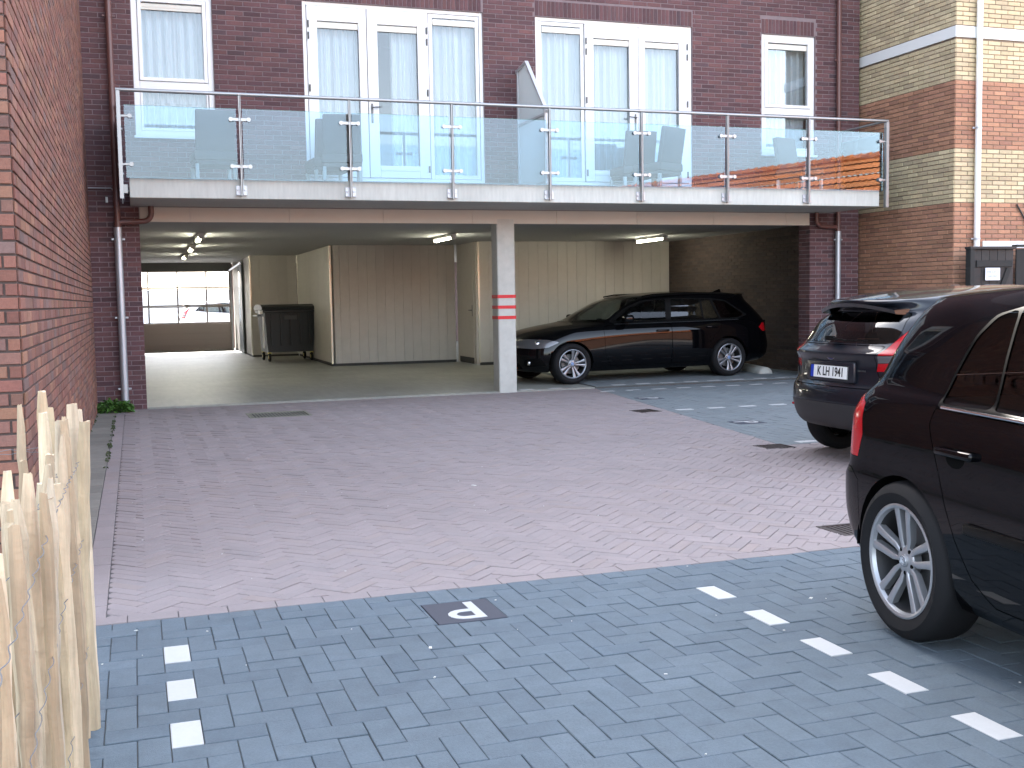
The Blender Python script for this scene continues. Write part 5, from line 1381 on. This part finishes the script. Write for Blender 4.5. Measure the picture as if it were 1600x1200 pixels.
# ------------------------------------------------------------------ waste container
wc = empty('waste_container', 'black four wheeled waste container against the beige garage walls', 'waste container', (3.17, 24.9, .06), R_(4))
MPL = mat('black_plastic', (.014,.016,.016), .45, noise=.1, nscale=20)
m = MB()
def taper(m, x0, x1, y0, y1, z0, z1, k):
    m.add([(x0*k, y0*k, z0), (x1*k, y0*k, z0), (x1*k, y1*k, z0), (x0*k, y1*k, z0), (x0, y0, z1), (x1, y0, z1), (x1, y1, z1), (x0, y1, z1)], [(0,3,2,1), (4,5,6,7), (0,1,5,4), (1,2,6,5), (2,3,7,6), (3,0,4,7)])
taper(m, -.56, .56, -.46, .46, .20, 1.10, .88); m.cbox(-.60, .60, -.50, .50, 1.06, 1.12, .012)
for k in range(5): m.cbox(-.42+.21*k-.02, -.42+.21*k+.02, -.475, -.44, .35, 1.06, .008)
m.build('body', MPL, wc)
l = MB(); pr = [(-.52, 1.125), (-.50, 1.19), (-.25, 1.24), (.25, 1.24), (.50, 1.19), (.52, 1.125)]; l.prism(pr, -.62, .62, Matrix(((0,0,1,0),(1,0,0,0),(0,1,0,0),(0,0,0,1)))); l.build('lid', MPL, wc)
for sx in (-1, 1):
    h = MB(); h.tube([(sx*.60, -.30, 1.0), (sx*.67, -.28, 1.0), (sx*.67, .28, 1.0), (sx*.60, .30, 1.0)], .018, 8); h.build('trunnion_handle', MPL, wc)
    for sy in (-1, 1):
        w = MB(); w.lathe([(0, -.022), (.085, -.022), (.095, -.015), (.095, .015), (.085, .022), (0, .022)], Matrix.Translation((sx*.46, sy*.36, .095)) @ Matrix.Rotation(R_(90), 4, 'Y') , 18); q = w.build('castor', TYRE, wc)
        y = MB(); y.lathe([(.0, -.026), (.04, -.026), (.04, .026), (0, .026)], Matrix.Translation((sx*.46, sy*.36, .095)) @ Matrix.Rotation(R_(90), 4, 'Y'), 14); y.box(sx*.46-.035, sx*.46+.035, sy*.36-.03, sy*.36+.03, .17, .21); y.build('castor_hub', mat('yellow_zinc', (.55,.45,.12), .35, metal=.5), q)
s = MB(); s.cbox(-.14, .14, -.478, -.455, .90, 1.0, .01); s.build('front_grip', mat('plastic_grey', (.05,.05,.05), .5), wc)
s = MB(); s.box(-.665, -.60, -.47, -.30, 1.04, 1.115); s.cbox(-.60, -.575, -.46, -.40, .30, .98, .004); s.build('white_sticker', M_WPIPE, wc)
# ------------------------------------------------------------------ wheel stop
ws = MB(); n_ = 10; A = Vector((9.78, 15.9, .02)); Bv = Vector((10.15, 17.6, .03)); d_ = (Bv-A).normalized(); sd_ = Vector((-d_.y, d_.x, 0))
ring = lambda P, r: [P+sd_*(r*math.cos(math.pi*k/n_))+Vector((0, 0, r*math.sin(math.pi*k/n_)*.95)) for k in range(n_+1)]
rr_ = [ring(A-d_*.05, .07), ring(A-d_*.03, .11), ring(A, .125), ring(Bv, .125)]; v = [p for r in rr_ for p in r]
ws.add(v, [[i*(n_+1)+k, i*(n_+1)+k+1, (i+1)*(n_+1)+k+1, (i+1)*(n_+1)+k] for i in range(3) for k in range(n_)], True); ws.add(rr_[0], [list(range(n_+1))])
tag(ws.build('wheel_stop', M_CONC), 'rounded pale concrete wheel stop behind the black estate car', 'wheel stop')
# inside paving of the covered bays (grey pavers on top of the floor) with the second row of white stones
cb = MB(); cb.box(diagx(YF)+.0, 10.5, YF+.004, YF+5.9, -.09, .026); cov = tag(cb.build('covered_bay_paving', M_JOINT), kind='structure')
FP2 = [p for c, ij, p in herring(.105, .105, 0, (6.3, YF), (0, 4.3, 0, 5.8))]
row2 = [[(x-.105, 15.03-.052), (x+.105, 15.03-.052), (x+.105, 15.03+.052), (x-.105, 15.03+.052)] for x in [5.55+.40*k for k in range(13)] if x > diagx(YF)+.15]
lay(cov, FP2, M_FAR, [(diagx(YF), YF+.008), (10.5, YF+.008), (10.5, 20.8), (diagx(YF)+.6, 20.8)], row2, .0024, z=.032, seed=19, amp=.0015, singles=40)
for p in row2: b = MB(); paver_shape(b, p, .0335, .0018); b.build('white_stone', M_WHITEP, cov)
for x in (5.05+.26, 5.75): 
    b = MB(); paver_shape(b, [(x-.105, 15.0), (x+.105, 15.0), (x+.105, 15.1), (x-.105, 15.1)], .024, .001, depth=.02); b.build('white_stone', M_WHITEP, cov)
# ------------------------------------------------------------------ chestnut paling fence
M_PALE = mat('split_chestnut', (.52,.38,.23), .75, var=.22, noise=.6, nscale=60, bump=.5, bscale=90,
    stretch=(1,1,.06), hue=[(0,(.48,.37,.23)),(.3,(.58,.47,.32)),(.55,(.38,.28,.17)),(.8,(.45,.33,.21)),(1,(.62,.52,.38))])
M_WIRE = mat('fence_wire', (.22,.22,.22), .5, metal=.5)
fe = empty('paling_fence', 'split chestnut paling fence twisted with wire beside the left wall', 'fence', (0, 0, 0))
rnd = random.Random(4)
def pale(x, y, h, r, lean=(0, 0), bark=False):
    n = 8; seg = 14; m = MB(); rings = []
    tp = rnd.choice([.35, .5, .62, .8]); ph = rnd.uniform(0, 6.28); asp = rnd.uniform(.5, .8); an = rnd.uniform(-.7, .7)
    prof = [rnd.uniform(.78, 1.15) for _ in range(n)]; bow = (rnd.uniform(-.015, .015), rnd.uniform(-.02, .02))
    for k in range(seg+1):
        t = k/seg; z = -.05+(h+.05)*t; sc = 1.0+.08*math.sin(3.1*t*2+ph)
        if k == seg: sc = tp
        if k == seg-1: z = h-.055; sc = .98
        w = math.sin(math.pi*t)
        c = Vector((x-.012+lean[0]*t+bow[0]*w+rnd.uniform(-.003, .003), y+lean[1]*t+bow[1]*w+rnd.uniform(-.003, .003), z))
        ring = []
        for j in range(n):
            a = 2*math.pi*j/n; rr = r*(.62 if r > .021 else .78)*prof[j]*sc*rnd.uniform(.88, 1.1); px, py = rr*math.cos(a), rr*asp*math.sin(a)
            ring.append(c+Vector((px*math.cos(an)-py*math.sin(an), px*math.sin(an)+py*math.cos(an), (.02*prof[j] if k == seg else 0))))
        rings.append(ring)
    v = [p for r_ in rings for p in r_]; f = [[i*n+j, i*n+(j+1) % n, (i+1)*n+(j+1) % n, (i+1)*n+j] for i in range(seg) for j in range(n)]
    m.add(v, f, False); m.add(rings[-1], [list(range(n))]); m.build('paling', M_PALE, fe)
spots = []
# row from the near end to the far corner
P0 = [(-.235, 1.62, .98, .024), (-.245, 1.72, .99, .022), (-.225, 1.84, .95, .026), (-.235, 1.94, 1.02, .024), (-.215, 2.03, 1.0, .027), (-.225, 2.12, 1.04, .024), (-.20, 2.21, 1.03, .028),
      (-.225, 2.32, 1.06, .024), (-.20, 2.42, 1.035, .030), (-.205, 2.53, 1.045, .026), (-.185, 2.65, 1.0, .026), (-.205, 2.78, 1.0, .028), (-.18, 2.92, .96, .024), (-.20, 3.05, 1.0, .026),
      (-.215, 3.20, 1.03, .031), (-.195, 3.36, 1.02, .028), (-.215, 3.52, 1.045, .026), (-.165, 3.66, .97, .028), (-.185, 3.80, 1.02, .030), (-.17, 3.92, .99, .026), (-.215, 2.07, .99, .018), (-.19, 2.37, 1.0, .018), (-.21, 2.59, .97, .02), (-.175, 2.85, .97, .018), (-.19, 3.13, .99, .018), (-.18, 3.45, .98, .018), (-.25, 2.0, .95, .02), (-.24, 2.7, .98, .018), (-.215, 1.67, .97, .021), (-.21, 1.78, .99, .021), (-.205, 1.89, .98, .021), (-.185, 2.48, .99, .022), (-.235, 2.26, 1.0, .021), (-.175, 3.29, 1.0, .022), (-.19, 3.59, 1.0, .021), (-.24, 2.9, .96, .021)]
for x, y, h, r in P0: pale(x, y, h-(.07 if 1.9 < y < 3.1 else .055 if y < 3.1 else .015)+rnd.uniform(-.015, .015), r, (rnd.uniform(-.02, .02), rnd.uniform(-.03, .03)))
for x, y, h, r in ((-.275, 3.85, 1.04, .034), (-.345, 3.86, 1.0, .023), (-.235, 3.70, .95, .026)): pale(x, y, h, r, (rnd.uniform(-.01, .01), 0))
for zz in (.28, .62, .865):
    for s in (0, 1):
        m = MB(); pts = []
        yy = 1.5
        while yy < 3.95:
            a = yy*31; pts.append((-.205+(1 if s else -1)*(.016+.008*abs(math.cos(a))), yy, zz+.0015*math.sin(a*1.7+s)+.012*math.sin(yy*3))); yy += .016
        for k in range(12): pts.append((-.19-.03*k, 3.93-.006*k, zz+.008*math.sin(k*1.1+math.pi*s)))
        m.tube(pts, .0011, 5); m.build('wire', M_WIRE, fe)
# ------------------------------------------------------------------ weeds
M_LEAF = mat('weed_leaf', (.05,.13,.022), .6, var=.3, hue=[(0,(.045,.12,.02)),(.5,(.08,.18,.03)),(1,(.035,.09,.015))])
def weed(cx, cy, n, rad, hgt, ls, seed):
    r = random.Random(seed); m = MB()
    for k in range(n):
        a = r.uniform(0, 6.28); d = rad*math.sqrt(r.random()); z = hgt*r.random()*(1-.6*d/rad)+.01
        c = Vector((cx+d*math.cos(a)*1.3, cy+d*math.sin(a)*.8, z)); M = Matrix.Translation(c) @ Matrix.Rotation(a, 4, 'Z') @ Matrix.Rotation(r.uniform(-1.0, .6), 4, 'Y') @ Matrix.Rotation(r.uniform(-.6, .6), 4, 'X')
        l = ls*r.uniform(.6, 1.3); w = l*.38
        m.add([M @ Vector(p) for p in ((0,0,0), (l*.35,w,.012), (l*.8,w*.7,.004), (l,0,-.01), (l*.8,-w*.7,.004), (l*.35,-w,.012), (l*.5,0,-.006))], [(0,6,1), (1,6,2), (2,6,3), (3,6,4), (4,6,5), (5,6,0)])
    return m
m = weed(-.30, 14.66, 380, .17, .17, .055, 2); w = empty('weed', 'leafy green weed growing at the foot of the dark brick pier', 'weed', (0, 0, 0)); q = m.build('foliage', M_LEAF, w); q['kind'] = 'stuff'
st = MB()
for k in range(7): a = k*.9; st.tube([(-.28, 14.62, 0), (-.28+.12*math.cos(a), 14.62+.1*math.sin(a), .13)], .003, 5)
st.build('stem', M_LEAF, w)
mm = MB(); r = random.Random(8)
for k in range(60):
    y = r.uniform(9.5, 14.3); x = r.choice([-.275, -.275, -.49])+r.uniform(-.006, .006); b = weed(x, y, 5, .010, .008, .010, k); mm.add(b.v, b.f)
tag(mm.build('moss', mat('moss_green', (.06,.08,.03), .9)), 'low green moss and sprouts in the joints along the left wall', 'moss', kind='stuff')
# small litter: pale crumbs on the pavers
mm = MB(); r = random.Random(12)
for x, y, s in [(1.02, 4.05, .012), (-.05, 4.72, .008), (2.25, 7.55, .02), (3.1, 3.9, .012), (2.75, 4.1, .012), (.95, 3.72, .006), (1.72, 3.45, .006)]+[(r.uniform(-.2, 4.5), r.uniform(2.6, 9), r.uniform(.002, .005)) for _ in range(60)]:
    a = r.uniform(0, 3); mm.box(-s, s, -s*.5, s*.5, 0, .003, Matrix.Translation((x, y, .0)) @ Matrix.Rotation(a, 4, 'Z'))
tag(mm.build('litter', mat('pale_grit', (.55,.54,.50), .8)), 'scattered pale grit and crumbs on the pavers', 'grit', kind='stuff')
# ------------------------------------------------------------------ behind the camera: tiled roofs seen in the glass
M_TILE = mat('orange_roof_tile', (.45,.13,.04), .7, var=.2, noise=.2, nscale=8, hue=[(0,(.46,.135,.042)),(.5,(.52,.17,.05)),(1,(.38,.10,.035))])
M_HWALL = mat('house_brick', (.25,.13,.09), .9, var=.1)
def house(label, cx, cy, L, W, hz, rz, z0):
    """ridge along local x"""
    o = empty('tiled_house', label, 'house', (cx, cy, 0), rz)
    m = MB(); m.box(-L/2, L/2, -W/2, W/2, -.05, hz); m.add([(-L/2, -W/2, hz), (-L/2, W/2, hz), (-L/2, 0, z0-.15)], [(0, 2, 1)]); m.add([(L/2, -W/2, hz), (L/2, W/2, hz), (L/2, 0, z0-.15)], [(0, 1, 2)]); m.build('wall', M_HWALL, o)
    for sg in (-1, 1):
        t = MB(); e = W/2+.35; sl = (z0-hz)/(W/2); ny = int(e/.32); nx = int(L/.105)
        for j in range(ny):
            y0 = e-j*e/ny; y1 = y0-e/ny*1.08; za, zb = z0-sl*y0+.05, z0-sl*y1+.0
            row = []
            for i in range(nx+1):
                x = -L/2-.1+(L+.2)*i/nx; b = .03*(1 if i % 2 else 0)
                row.append(((x, sg*y0, za+b), (x, sg*y1, zb+b)))
            v = [p for r_ in row for p in r_]; t.add(v, [[2*i, 2*i+2, 2*i+3, 2*i+1] for i in range(nx)], False)
        r_ = t.build('roof_tiles', M_TILE, o); r_['kind'] = 'stuff'
    t = MB(); n = int(L/.35)
    for i in range(n): x = -L/2+L*i/n; t.tube([(x, 0, z0+.02), (x+L/n*1.1, 0, z0+.05)], [.12, .15], 8)
    r_ = t.build('ridge_tiles', M_TILE, o); r_['kind'] = 'stuff'
house('orange tiled house behind the camera mirrored in the balcony glass', 20.8, -5.5, 17, 8, 2.9, R_(72), 5.5)
house('lower orange tiled house behind the camera', 8, -22, 10, 7, 3.0, R_(0), 5.2)
# beyond the roller door: bright street, pale houses
st = tag(MB().box(-40, 45, 32.81, 75, -.1, .0).build('street', mat('pale_street', (.5,.48,.45), .9)), kind='structure')
def simple_car(label, x, y, rz, m1):
    global PAINT2
    keep_ = PAINT2; PAINT2 = m1
    c = empty('parked_car', label, 'car', (x, y, 0), rz); repaint_hatch(c, m1); PAINT2 = keep_; return c
def repaint_hatch(root, m1):
    """copy of the grey hatchback in another paint"""
    def cp(s, p):
        if s.name.startswith(('plate_lettering', 'number_plate', 'plate_band', 'plate_frame', 'model_lettering', 'badge')): return
        q = s.copy(); C.objects.link(q); q.parent = p
        if q.type == 'MESH' and q.data.materials and q.data.materials[0].name.startswith('dark_grey_car_paint'):
            q.data = q.data.copy(); q.data.materials[0] = m1
        for c in s.children: cp(c, q)
    for c in list(f.children): cp(c, root)
simple_car('white hatchback parked in the street beyond the garage door', 1.5, 44, R_(0), mat('white_car_paint', (.75,.75,.73), .3, coat=1))
simple_car('dark blue hatchback parked in the street beyond the garage door, left', -4.0, 41.5, R_(0), mat('blue_car_paint', (.03,.04,.12), .3, coat=1))
simple_car('red hatchback parked in the street beyond the garage door, right', 6.1, 46, R_(0), mat('red_car_paint', (.45,.05,.03), .3, coat=1))
hb = empty('pale_house_row', 'pale rendered building far across the street beyond the garage', 'building', (0, 70, 0))
m = MB(); m.box(-30, 30, 0, 6, -.05, 2.2); m.build('wall', mat('pale_render', (.7,.68,.64), .9), hb)
